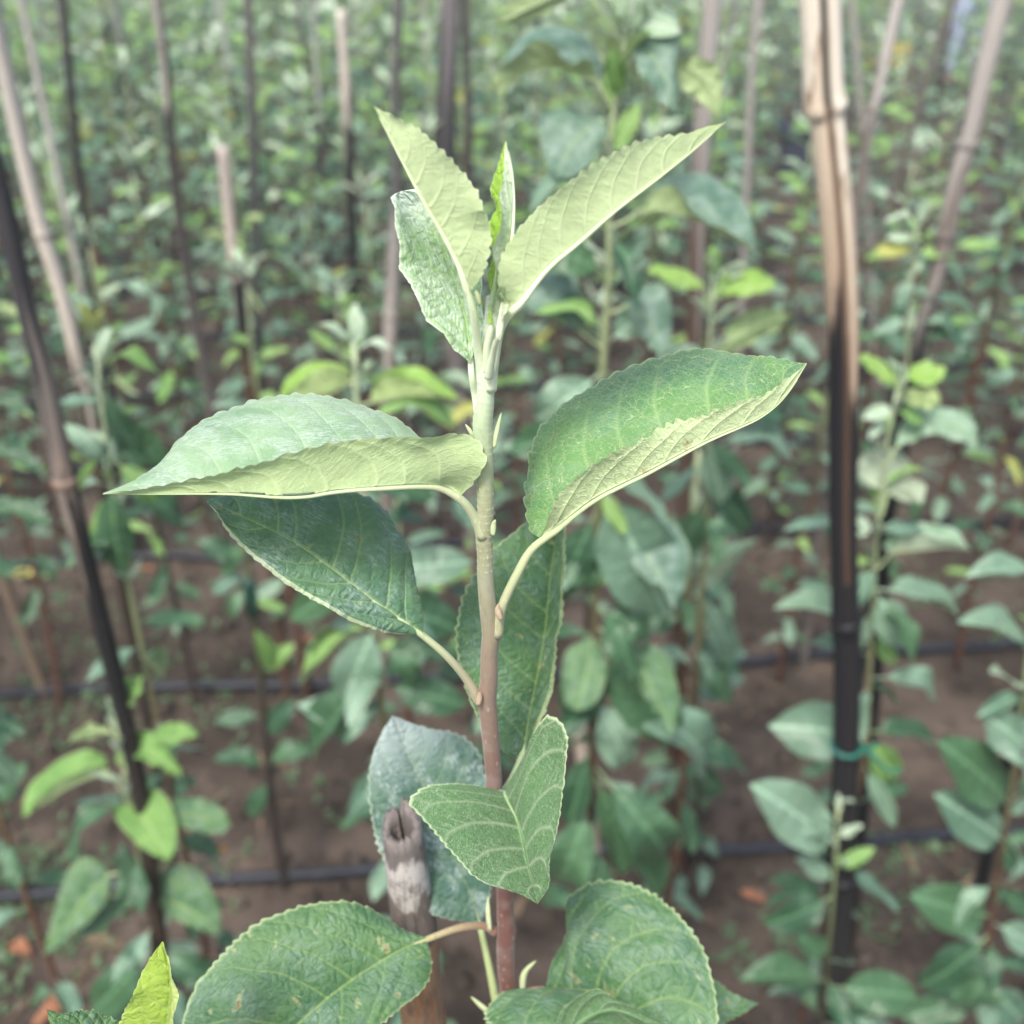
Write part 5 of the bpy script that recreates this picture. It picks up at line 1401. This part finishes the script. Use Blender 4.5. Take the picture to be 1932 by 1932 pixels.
R2 = random.Random(77)
existing = {1: [-.99 + 0, -.52, -.27, .20, .23, .46], }
taken = []
for o in list(COL.objects):
    if o.type == 'EMPTY' and o.name.startswith(("apple_sapling",)):
        taken.append((o.location.x, o.location.y))
n_ind = len(taken)
rowed = []
for o in list(COL.objects):
    if o.type == 'EMPTY' and o.name.startswith('apple_sapling') and 1.05 < o.location.y - ROWT * o.location.x < 1.45:
        rowed.append((1, o.location.x, True, None))
count_far = 0
rest = []
for row in range(1, 23):
    d = .24 + .5 * (row + 1)
    half = .50 * (.87 * d + .55) + .28
    sp_ = .20 if row < 4 else .19
    x = -half - 1.4 + R2.uniform(0, sp_)
    idx = 0
    while x < half + 1.4:
        xx = x + R2.uniform(-.05, .05)
        yy = d + ROWT * xx + R2.uniform(-.045, .045)
        x += sp_ * R2.uniform(.85, 1.2)
        if any(abs(xx - tx) < .13 and abs(yy - ty) < .2 for tx, ty in taken):
            continue
        # trodden gap with the pot and the crate at the right
        depth = .866 * yy
        pxx = 966 + F * xx / max(depth + .35, .2)
        if 1440 < pxx < 1960 and 4.9 < yy < 11.5 and R2.random() < .62 or 1560 < pxx < 1900 and 3.4 < yy < 5 and R2.random() < .5:
            continue
        if 1465 < pxx < 1560 and 3.3 < yy < 6.2:
            continue
        if R2.random() < {1: .36, 2: .16, 3: .04}.get(row, 0):
            continue
        h_ = R2.uniform(.85, 1.18)
        if row == 1:
            h_ = R2.uniform(.60, .92)
        if row in (2, 3):
            h_ = R2.uniform(.70, 1.05)
        rot = R2.uniform(0, 6.28)
        if abs(xx) > half:
            rest.append((xx, yy, rot, R2.randrange(len(FAR)), R2.uniform(.8, 1.05)))
            continue
        in_view = abs(xx) < .48 * (.87 * yy + .4)
        if row <= 6:
            root = np.array([xx, yy, soil_z(np.array(xx), np.array(yy)) * .5])
            name = f"{ORD[min(idx, 23)]} sapling from the left in the {ROWN[row]} row behind the sharp shoot"
            e = empty("apple_sapling", root, name, "sapling", SAPG)
            rowed.append((row, xx, in_view, e))
            idx += 1
            n_ind += 1
            q, lv = sapling_layout(row * 100 + idx, h_, .070 if row < 3 else .088, .22 if row < 3 else .12, 1.15 if row < 3 else 1.4, .50 if row < 3 else .32)
            v, f = tube(q[::4], np.linspace(R2.uniform(.006, .009), .002, len(q[::4])), 7)
            kind = R2.randint(0, 2)
            obj("stem", mesh("stem", v, f, M_wood, np.repeat(wood_cols(q[::4][:, 2], q[-1, 2], kind), 7, 0)), e)
            zero = np.zeros(3)
            for node, tip, nr, key, wd in lv:
                place_leaf(e, zero, node, tip, nr, key, wd)
        else:
            n_ind += 1
            k = R2.randrange(len(FAR))
            if n_ind <= 296:
                e = empty("apple_sapling", (xx, yy, 0), "distant apple sapling, one of many merging in the blurred rows at the back", "sapling", "distant apple saplings in the blurred rows")
                e.rotation_euler = (R2.uniform(-.04, .04), R2.uniform(-.05, .05), rot)
                s_ = R2.uniform(.85, 1.12)
                e.scale = (s_, s_, s_)
                obj("stem", FAR[k][0], e)
                tag(obj("leaves", FAR[k][1], e), kind="stuff")
            else:
                rest.append((xx, yy, rot, k, R2.uniform(.85, 1.12)))
        if row > 1 and not (1400 < pxx < 1640 and yy < 8.5) and R2.random() < (.16 if row < 3 else .17):
            k = R2.randrange(len(FARC))
            lab = "bamboo cane lost among the blurred saplings further back"
            c = obj("bamboo_cane", FARC[k], None, (xx + R2.uniform(-.05, .05), yy + R2.choice([-.03, .03]), 0))
            c.rotation_euler = (R2.uniform(-.05, .05), R2.gauss(0, .06), rot)
            s_ = R2.uniform(.85, 1.05)
            c.scale = (R2.uniform(.7, 1.1), R2.uniform(.7, 1.1), s_)
            tag(c, lab, "cane", "bamboo canes among the blurred rows")
# the rest far behind: one mass
V, Fs, mi = [], [], []
lets = {m_.name: i for i, m_ in enumerate(MATS.values())}
for xx, yy, rot, k, s_ in rest:
    me = FAR[k][1]
    co_ = np.zeros(len(me.vertices) * 3)
    me.vertices.foreach_get("co", co_)
    co_ = co_.reshape(-1, 3) * s_
    cs, sn = math.cos(rot), math.sin(rot)
    w3 = np.stack([co_[:, 0] * cs - co_[:, 1] * sn + xx, co_[:, 0] * sn + co_[:, 1] * cs + yy, co_[:, 2]], 1)
    li = np.zeros(len(me.loops), np.int32)
    me.loops.foreach_get("vertex_index", li)
    m0 = np.zeros(len(me.polygons), np.int32)
    me.polygons.foreach_get("material_index", m0)
    mp = np.array([lets[m_.name] for m_ in me.materials])
    base_ = sum(len(a) for a in V)
    V.append(w3)
    Fs.append(li.reshape(-1, 3) + base_)
    mi.append(mp[m0])
if rest:
    me = mesh("far_saplings", np.vstack(V), np.vstack(Fs), None)
    for m_ in MATS.values():
        me.materials.append(m_)
    me.polygons.foreach_set("material_index", np.concatenate(mi).astype(np.int32))
    tag(obj("far_saplings", me), "green mass of saplings beyond the rows that can be told apart", "saplings", None, "stuff")
for row in range(1, 7):
    seen = sorted([t for t in rowed if t[0] == row and t[2]], key=lambda t: t[1])
    for k, (_, _, _, e) in enumerate(seen):
        if e:
            e["label"] = f"{ORD[min(k, 23)]} sapling from the left in the {ROWN[row]} row behind the sharp shoot"
    for side, word in ((-1, "left"), (1, "right")):
        out = sorted([t for t in rowed if t[0] == row and not t[2] and t[1] * side > 0], key=lambda t: abs(t[1]))
        for k, (_, _, _, e) in enumerate(out):
            e["label"] = f"{ORD[k]} sapling past the {word} edge of the picture in the {ROWN[row]} row behind the shoot"
print("saplings", n_ind, "rest", len(rest), "objects", len(COL.objects))

# ------------------------------------------------------------------ drip hoses
HN = ["nearest", "second nearest", "third nearest", "fourth nearest", "fifth nearest", "sixth nearest", "seventh nearest", "eighth nearest", "ninth nearest"]
for row in range(1, 10):
    d = .24 + .5 * (row + 1) + .03
    xs = np.linspace(-1.2 - d * .7, 1.2 + d * .7, 60)
    ys = d - .020 + .0875 * xs + .012 * np.sin(xs * 3.1 + row * 2) + .006 * np.sin(xs * 9 + row)
    zs = soil_z(xs, ys) * np.clip(1.4 - np.hypot(xs, ys - 2) / 14, .15, 1) + .008
    zs = np.maximum(zs, .004) + .004
    v, f = tube(np.stack([xs, ys, zs], 1), np.full(60, .0100), 10)
    h = obj("drip_hose", mesh("drip_hose", v, f, M_hose))
    tag(h, f"black drip hose on the soil along the row, {HN[row - 1]} of the hoses", "hose", "black drip hoses on the soil")

# ------------------------------------------------------------------ tie on the tall cane
tp = on_row(1596, 1408, .74)
i = int(np.argmin(np.linalg.norm(rcp - tp, axis=1)))
tr = rcr[i] * 1.06
te = empty("plant_tie", rcp[i], "blue-green plastic tie knotted round the tall split cane", "tie")
a = np.linspace(0, 2 * math.pi, 28)
ring = np.stack([np.cos(a) * tr, np.sin(a) * tr, .0012 * np.sin(a)], 1)
v, f = tube(ring[:-1], np.full(27, .0020), 6, False)
nrng = 27 * 6
f = f + [((26) * 6 + k, 26 * 6 + (k + 1) % 6, (k + 1) % 6, k) for k in range(6)]
obj("loop", mesh("loop", v, f, M_tie), te)
for sgn, pts_ in ((1, [(tr, -.003, 0), (tr + .012, -.008, -.006), (tr + .026, -.010, -.020), (tr + .040, -.008, -.022)]), (2, [(tr, -.003, 0), (tr + .006, -.010, .008), (tr + .010, -.014, .016)])):
    q = rnd_spline(np.array(pts_), 10)
    v, f = tube(q, np.linspace(.0034, .002, 10), 6, prof=lambda a_, i_: .35 + .65 * np.abs(np.cos(a_)))
    obj("loose_end", mesh("loose_end", v, f, M_tie), te)

# ------------------------------------------------------------------ pot, crate, person far right
def lathe(prof, sides=28):
    a = np.linspace(0, 2 * math.pi, sides, endpoint=False)
    V = np.array([(r * math.cos(t), r * math.sin(t), z) for r, z in prof for t in a])
    Fs = [(i * sides + k, i * sides + (k + 1) % sides, (i + 1) * sides + (k + 1) % sides, (i + 1) * sides + k) for i in range(len(prof) - 1) for k in range(sides)]
    return V, Fs


M_pot = simple("dark_pot_plastic", (.030, .036, .060), (.045, .05, .08), 20, .45, .45, .1, .002)
pg = ground_pt(1505, 352)
pot = empty("plant_pot", (pg[0], pg[1], 0), "dark blue-black plastic pot standing behind the tall split cane", "pot")
s_ = np.linalg.norm(pg - C0) / F
W_ = 42 * s_
v, f = lathe([(.001, .012), (W_ * .70, .0), (W_ * .74, .01), (W_ * .98, 3.05 * W_ * .80), (W_ * 1.0, 3.05 * W_ * .80), (W_ * .94, 3.05 * W_ * .80), (W_ * .68, .02), (.001, .03)])
obj("body", mesh("body", v, f, M_pot, smooth=False), pot)
v, f = lathe([(W_ * .99, 3.05 * W_ * .72), (W_ * 1.08, 3.05 * W_ * .72), (W_ * 1.10, 3.05 * W_ * .82), (W_ * .96, 3.05 * W_ * .82)])
obj("rim", mesh("rim", v, f, M_pot), pot)

M_crate = simple("yellow_plastic", (.90, .72, .08), (.86, .62, .06), 12, .45, .4, .1, .003)
cg = ground_pt(1660, 128)
cr = empty("plastic_crate", (cg[0], cg[1], 0), "yellow slatted plastic crate on the ground far behind the slanting pale cane", "crate")
cr.rotation_euler = (0, 0, .3)


def box(x0, x1, y0, y1, z0, z1, b=.004):
    V = np.array([(x, y, z) for z in (z0, z1) for y in (y0, y1) for x in (x0, x1)], float)
    Fs = [(0, 2, 3, 1), (4, 5, 7, 6), (0, 1, 5, 4), (2, 6, 7, 3), (0, 4, 6, 2), (1, 3, 7, 5)]
    return V, Fs


def add(parent, name, bxs, mat):
    V, Fs = [], []
    for b in bxs:
        v, f = box(*b)
        o_ = sum(len(a) for a in V)
        V.append(v)
        Fs.extend([tuple(i + o_ for i in t) for t in f])
    o = obj(name, mesh(name, np.vstack(V), Fs, mat, smooth=False), parent)
    bv = o.modifiers.new("bevel", 'BEVEL')
    bv.width = .004
    return o


cw_, cd_, ch_ = .17, .13, .21
for sx in (-1, 1):
    for sy in (-1, 1):
        add(cr, "corner_post", [(sx * cw_ - .013, sx * cw_ + .013, sy * cd_ - .013, sy * cd_ + .013, 0, ch_)], M_crate)
for k in range(3):
    z0 = .02 + k * .065
    for sy in (-1, 1):
        add(cr, "slat", [(-cw_ + .014, cw_ - .014, sy * cd_ - .01, sy * cd_ + .01, z0, z0 + .045)], M_crate)
    for sx in (-1, 1):
        add(cr, "slat", [(sx * cw_ - .01, sx * cw_ + .01, -cd_ + .014, cd_ - .014, z0, z0 + .045)], M_crate)
add(cr, "bottom", [(-cw_ + .012, cw_ - .012, -cd_ + .012, cd_ - .012, .004, .016)], M_crate)

# person whose trousers show between the canes at the top right
fg = ground_pt(1812, 168)
per = empty("person", (fg[0], fg[1], 0), "person in pale blue trousers standing far off at the top right", "person")
per.rotation_euler = (0, 0, rad(180))
M_trs = simple("pale_blue_cotton", (.42, .50, .66), (.30, .37, .52), 9, .9, .1, .3, .01)
M_shirt = simple("grey_shirt", (.34, .36, .38), None, 9, .9, .1, .3, .01)
M_skin = simple("skin", (.34, .19, .12), (.30, .16, .10), 20, .55, .35, .1, .002)
M_hair = simple("dark_hair", (.02, .016, .014), None, 60, .6, .3, .5, .004)
M_shoe = simple("dark_shoe", (.05, .045, .04), None, 20, .6, .3)


def skin(name, verts, edges, radii, mat, parent, root=0, sub=2):
    me = bpy.data.meshes.new(name)
    me.from_pydata(verts, edges, [])
    o = obj(name, me, parent)
    me.materials.append(mat)
    sk = o.modifiers.new("skin", 'SKIN')
    sk.use_smooth_shade = True
    for i, r_ in enumerate(radii):
        d_ = me.skin_vertices[0].data[i]
        d_.radius = r_ if isinstance(r_, tuple) else (r_, r_)
        d_.use_root = (i == root)
    sb_ = o.modifiers.new("sub", 'SUBSURF')
    sb_.levels = sub
    sb_.render_levels = sub
    return o


bv_ = [(0, 0, .95), (0, 0, 1.12), (0, .01, 1.30), (0, .0, 1.43), (0, 0, 1.50), (0, .015, 1.58), (0, .01, 1.66),
       (.10, 0, .90), (.11, .02, .50), (.115, -.01, .10), (.12, .10, .05),
       (-.10, 0, .90), (-.11, -.02, .50), (-.12, -.03, .10), (-.125, .08, .05),
       (.18, 0, 1.42), (.23, -.02, 1.16), (.24, .06, .92), (-.18, 0, 1.42), (-.23, -.02, 1.16), (-.24, .06, .92)]
be_ = [(0, 1), (1, 2), (2, 3), (3, 4), (4, 5), (5, 6), (0, 7), (7, 8), (8, 9), (9, 10), (0, 11), (11, 12), (12, 13), (13, 14), (3, 15), (15, 16), (16, 17), (3, 18), (18, 19), (19, 20)]
br_ = [(.14, .10), (.14, .10), (.15, .11), (.12, .09), .05, (.075, .09), (.07, .085), .085, .055, .04, .035, .085, .055, .04, .035, .055, .042, .03, .055, .042, .03]
skin("body", bv_, be_, br_, M_skin, per)
for sx in (1, -1):
    hand_v = [(sx * .24, .06, .92), (sx * .243, .075, .85)]
    hand_e = [(0, 1)]
    hand_r = [.028, (.018, .034)]
    for k in range(4):
        b = len(hand_v)
        off = -.027 + k * .018
        ln = [.06, .072, .068, .052][k]
        hand_v += [(sx * .243, .075 + off, .83), (sx * .238, .080 + off, .83 - ln * .55), (sx * .230, .084 + off, .83 - ln)]
        hand_e += [(1, b), (b, b + 1), (b + 1, b + 2)]
        hand_r += [.009, .008, .0065]
    b = len(hand_v)
    hand_v += [(sx * .236, .115, .87), (sx * .230, .128, .83)]
    hand_e += [(0, b), (b, b + 1)]
    hand_r += [.011, .008]
    skin("hand", hand_v, hand_e, hand_r, M_skin, per, sub=1)
skin("trousers", [(0, 0, 1.0), (0, 0, .93), (.10, 0, .88), (.11, .02, .50), (.115, -.01, .09), (-.10, 0, .88), (-.11, -.02, .50), (-.12, -.03, .09)],
     [(0, 1), (1, 2), (2, 3), (3, 4), (1, 5), (5, 6), (6, 7)], [(.16, .12), (.165, .13), .11, .085, .075, .11, .085, .075], M_trs, per)
skin("shirt", [(0, 0, .98), (0, 0, 1.12), (0, .01, 1.30), (0, 0, 1.43), (.18, 0, 1.42), (.22, -.02, 1.22), (-.18, 0, 1.42), (-.22, -.02, 1.22)],
     [(0, 1), (1, 2), (2, 3), (3, 4), (4, 5), (3, 6), (6, 7)], [(.17, .125), (.165, .12), (.17, .125), (.10, .08), .075, .065, .075, .065], M_shirt, per)
v, f = lathe([(.001, 1.77), (.05, 1.765), (.085, 1.73), (.098, 1.67), (.092, 1.62), (.080, 1.60)], 20)
v = v + np.array([0, -.005, 0])
obj("hair", mesh("hair", v, f, M_hair), per)
for nm_, pp_, r_ in (("nose", (0, .115, 1.61), .014), ("ear", (.088, .01, 1.61), .018), ("ear", (-.088, .01, 1.61), .018), ("eye", (.032, .100, 1.635), .011), ("eye", (-.032, .100, 1.635), .011), ("mouth", (0, .105, 1.565), .016)):
    v, f = lathe([(.001, r_), (r_ * .7, r_ * .7), (r_, 0), (r_ * .7, -r_ * .7), (.001, -r_)], 10)
    if nm_ == "mouth":
        v = v * [1.4, .5, .35]
    obj(nm_, mesh(nm_, v + np.array(pp_), f, M_hair if nm_ == "eye" else M_skin), per)
for sx, yy_ in ((.118, .03), (-.123, .01)):
    skin("shoe", [(sx, yy_ - .06, .05), (sx, yy_ + .05, .045), (sx, yy_ + .15, .035)], [(0, 1), (1, 2)], [.05, (.05, .045), (.045, .032)], M_shoe, per)

# ------------------------------------------------------------------ fallen leaves, weeds, clods
def dead_leaf(px, py, L, mat, label, rot, lift=.006, curl=.5):
    g_ = ground_pt(px, py)
    o = obj("fallen_leaf", leaf_shape("fallen_leaf", mat, .5, .16, .24, .5, 9, 3, .16, .3, int(px)), None,
            (g_[0], g_[1], float(soil_z(g_[0:1], g_[1:2])[0]) + lift))
    o.scale = (L, L, L)
    o.rotation_euler = (R2.uniform(-.3, .3), R2.uniform(-.5, .5), rot)
    tag(o, label, "leaf", "fallen leaves on the soil")


dead_leaf(70, 1820, .075, M_dead, "curled rust brown leaf on the soil at the lower left edge", 1.0)
dead_leaf(165, 1875, .085, M_dead, "rust brown leaf lying just above the bottom left corner leaf", 2.4)
dead_leaf(1215, 1175, .05, M_oleaf, "small orange leaf on the soil right of the sharp stem", .5)
dead_leaf(20, 1105, .09, M_yleaf, "pale yellow leaf lying against the brown cane at the left edge", -1.5, .02)
dead_leaf(285, 560, .11, M_oleaf, "ochre leaf low among the saplings left of the centre", -2.2, .03)
dead_leaf(470, 440, .09, M_oleaf, "orange leaf on the soil right of the pinkish cane top", .4, .04)
dead_leaf(515, 425, .09, M_oleaf, "dull orange leaf beside the brighter orange one", 1.9, .04)
dead_leaf(600, 1205, .05, M_dead, "tan dead leaf on dark soil under the lower left leaf", 2.0)
dead_leaf(545, 1125, .05, M_dead, "brown dead leaf beside the green taped sapling", .7)
dead_leaf(300, 1085, .06, M_dead, "pinkish brown leaf between the stems right of the thick left cane", 1.4)
dead_leaf(1840, 560, .10, M_yleaf, "yellow leaf lying on the soil at the right edge", .2, .03)
dead_leaf(1450, 1710, .05, M_dead, "small rusty leaf right of the reddish sapling foot", 1.1)
# orange withered leaf held by the lower left sapling's neighbour
g_ = on_row(398, 1625, .80)
o = obj("withered_leaf", leaf_shape("withered_leaf", M_oleaf, 1.0, .1, .2, .3, 8, 3, .16, .3, 3), None, g_)
o.scale = (.026, .026, .026)
o.rotation_euler = (.6, .2, -1.0)
tag(o, "small bright orange withered leaf caught beside the lower left sapling", "leaf", "fallen leaves on the soil")

N = NT("weed_green")
M_weed = far_leaf_mat("weed_leaf", (.07, .15, .05), (.11, .20, .07), (.12, .20, .10), .25, .5, .3)
V, Fs = [], []
wr = np.random.default_rng(3)
patches = [(60, 1700, .14, 120), (30, 1650, .10, 80), (130, 1300, .22, 130), (200, 1340, .14, 60), (1690, 1620, .05, 46), (1500, 1780, .06, 26), (1770, 1100, .15, 60), (20, 1790, .10, 60), (700, 1480, .10, 40),
           (260, 1200, .15, 40), (1660, 1740, .05, 20), (250, 1090, .25, 40), (1500, 1000, .3, 50), (900, 700, .5, 120), (400, 620, .7, 200), (1300, 560, .8, 240), (1750, 900, .4, 80)]
for px, py, sp_, cnt in patches:
    g_ = ground_pt(px, py)
    for i in range(cnt):
        x, y = g_[0] + wr.normal(0, sp_), g_[1] + wr.normal(0, sp_ * .6)
        z = float(soil_z(np.array([x]), np.array([y]))[0])
        for k in range(wr.integers(2, 5)):
            a = wr.uniform(0, 6.28)
            L = wr.uniform(.008, .026)
            el = wr.uniform(.1, 1.0)
            dv = np.array([math.cos(a) * math.cos(el), math.sin(a) * math.cos(el), math.sin(el)])
            sd2 = np.array([-math.sin(a), math.cos(a), 0]) * L * wr.uniform(.12, .32)
            b = len(V)
            p0 = np.array([x, y, z])
            V += [p0, p0 + dv * L * .55 + sd2, p0 + dv * L + [0, 0, -.1 * L], p0 + dv * L * .55 - sd2]
            Fs.append((b, b + 1, b + 2, b + 3))
tag(obj("weeds", mesh("weeds", np.array(V), Fs, M_weed)), "sparse low weeds sprouting from the bare soil", "weeds", None, "stuff")
# clods and pebbles on the soil
V, Fs = [], []
ico = [(0, 0, 1), (.9, 0, .3), (.28, .85, .3), (-.72, .52, .3), (-.72, -.52, .3), (.28, -.85, .3), (0, 0, -.5)]
icf = [(0, 1, 2), (0, 2, 3), (0, 3, 4), (0, 4, 5), (0, 5, 1), (6, 2, 1), (6, 3, 2), (6, 4, 3), (6, 5, 4), (6, 1, 5)]
for i in range(3600):
    y = .8 + 4.2 * wr.random() ** 1.5
    x = wr.uniform(-1, 1) * (.55 * y + .5)
    s_ = wr.uniform(.003, .011) if wr.random() < .90 else wr.uniform(.012, .026)
    z = float(soil_z(np.array([x]), np.array([y]))[0])
    b = len(V)
    V += [np.array([x, y, z]) + np.array(p_) * s_ * wr.uniform(.7, 1.3, 3) for p_ in ico]
    Fs += [tuple(b + k for k in t) for t in icf]
V2, F2 = [], []
for i in range(900):
    y = .8 + 3.6 * wr.random() ** 1.4
    x = wr.uniform(-1, 1) * (.55 * y + .5)
    L = wr.uniform(.006, .05)
    wd_ = wr.uniform(.0006, .0016) if wr.random() < .7 else L * wr.uniform(.12, .25)
    a = wr.uniform(0, 6.28)
    z = float(soil_z(np.array([x]), np.array([y]))[0]) + .002
    dx, dy = math.cos(a) * L, math.sin(a) * L
    nx_, ny_ = -math.sin(a) * wd_, math.cos(a) * wd_
    t_ = wr.normal(0, .18) * L
    b = len(V2)
    V2 += [(x - dx, y - dy, z - t_), (x + nx_, y + ny_, z + .002), (x + dx, y + dy, z + t_), (x - nx_, y - ny_, z + .001), (x, y, z + .0022)]
    F2 += [(b, b + 1, b + 4), (b + 1, b + 2, b + 4), (b + 2, b + 3, b + 4), (b + 3, b, b + 4)]
M_litter = simple("dry_litter", (.20, .145, .095), (.11, .075, .05), 9, .85, .15, .3, .002)
tag(obj("soil_litter", mesh("soil_litter", np.array(V2), F2, M_litter)), "dry straw and leaf scraps scattered on the soil", "litter", None, "stuff")
tag(obj("soil_clods", mesh("soil_clods", np.array(V), Fs, M_soil)), "loose crumbs and clods of soil strewn over the ground", "soil", None, "stuff")

# ------------------------------------------------------------------ volume added to imitate the pale veil of lens flare
hm = bpy.data.materials.new("lens_veil")
hm.use_nodes = True
hm.node_tree.nodes.clear()
ho = hm.node_tree.nodes.new("ShaderNodeOutputMaterial")
hv = hm.node_tree.nodes.new("ShaderNodeVolumePrincipled")
hv.inputs["Color"].default_value = (.86, .93, .92, 1)
hv.inputs["Density"].default_value = .011
hv.inputs["Anisotropy"].default_value = 0.0
hm.node_tree.links.new(hv.outputs[0], ho.inputs["Volume"])
hb = np.array([(x, y, z) for z in (-1.2, 2.4) for y in (-310, 310) for x in (-310, 310)], float)
hz = obj("haze", mesh("haze", hb, [(0, 2, 3, 1), (4, 5, 7, 6), (0, 1, 5, 4), (2, 6, 7, 3), (0, 4, 6, 2), (1, 3, 7, 5)], hm, smooth=False))
tag(hz, "pale haze volume over the nursery, added to imitate lens flare", None, None, "stuff")
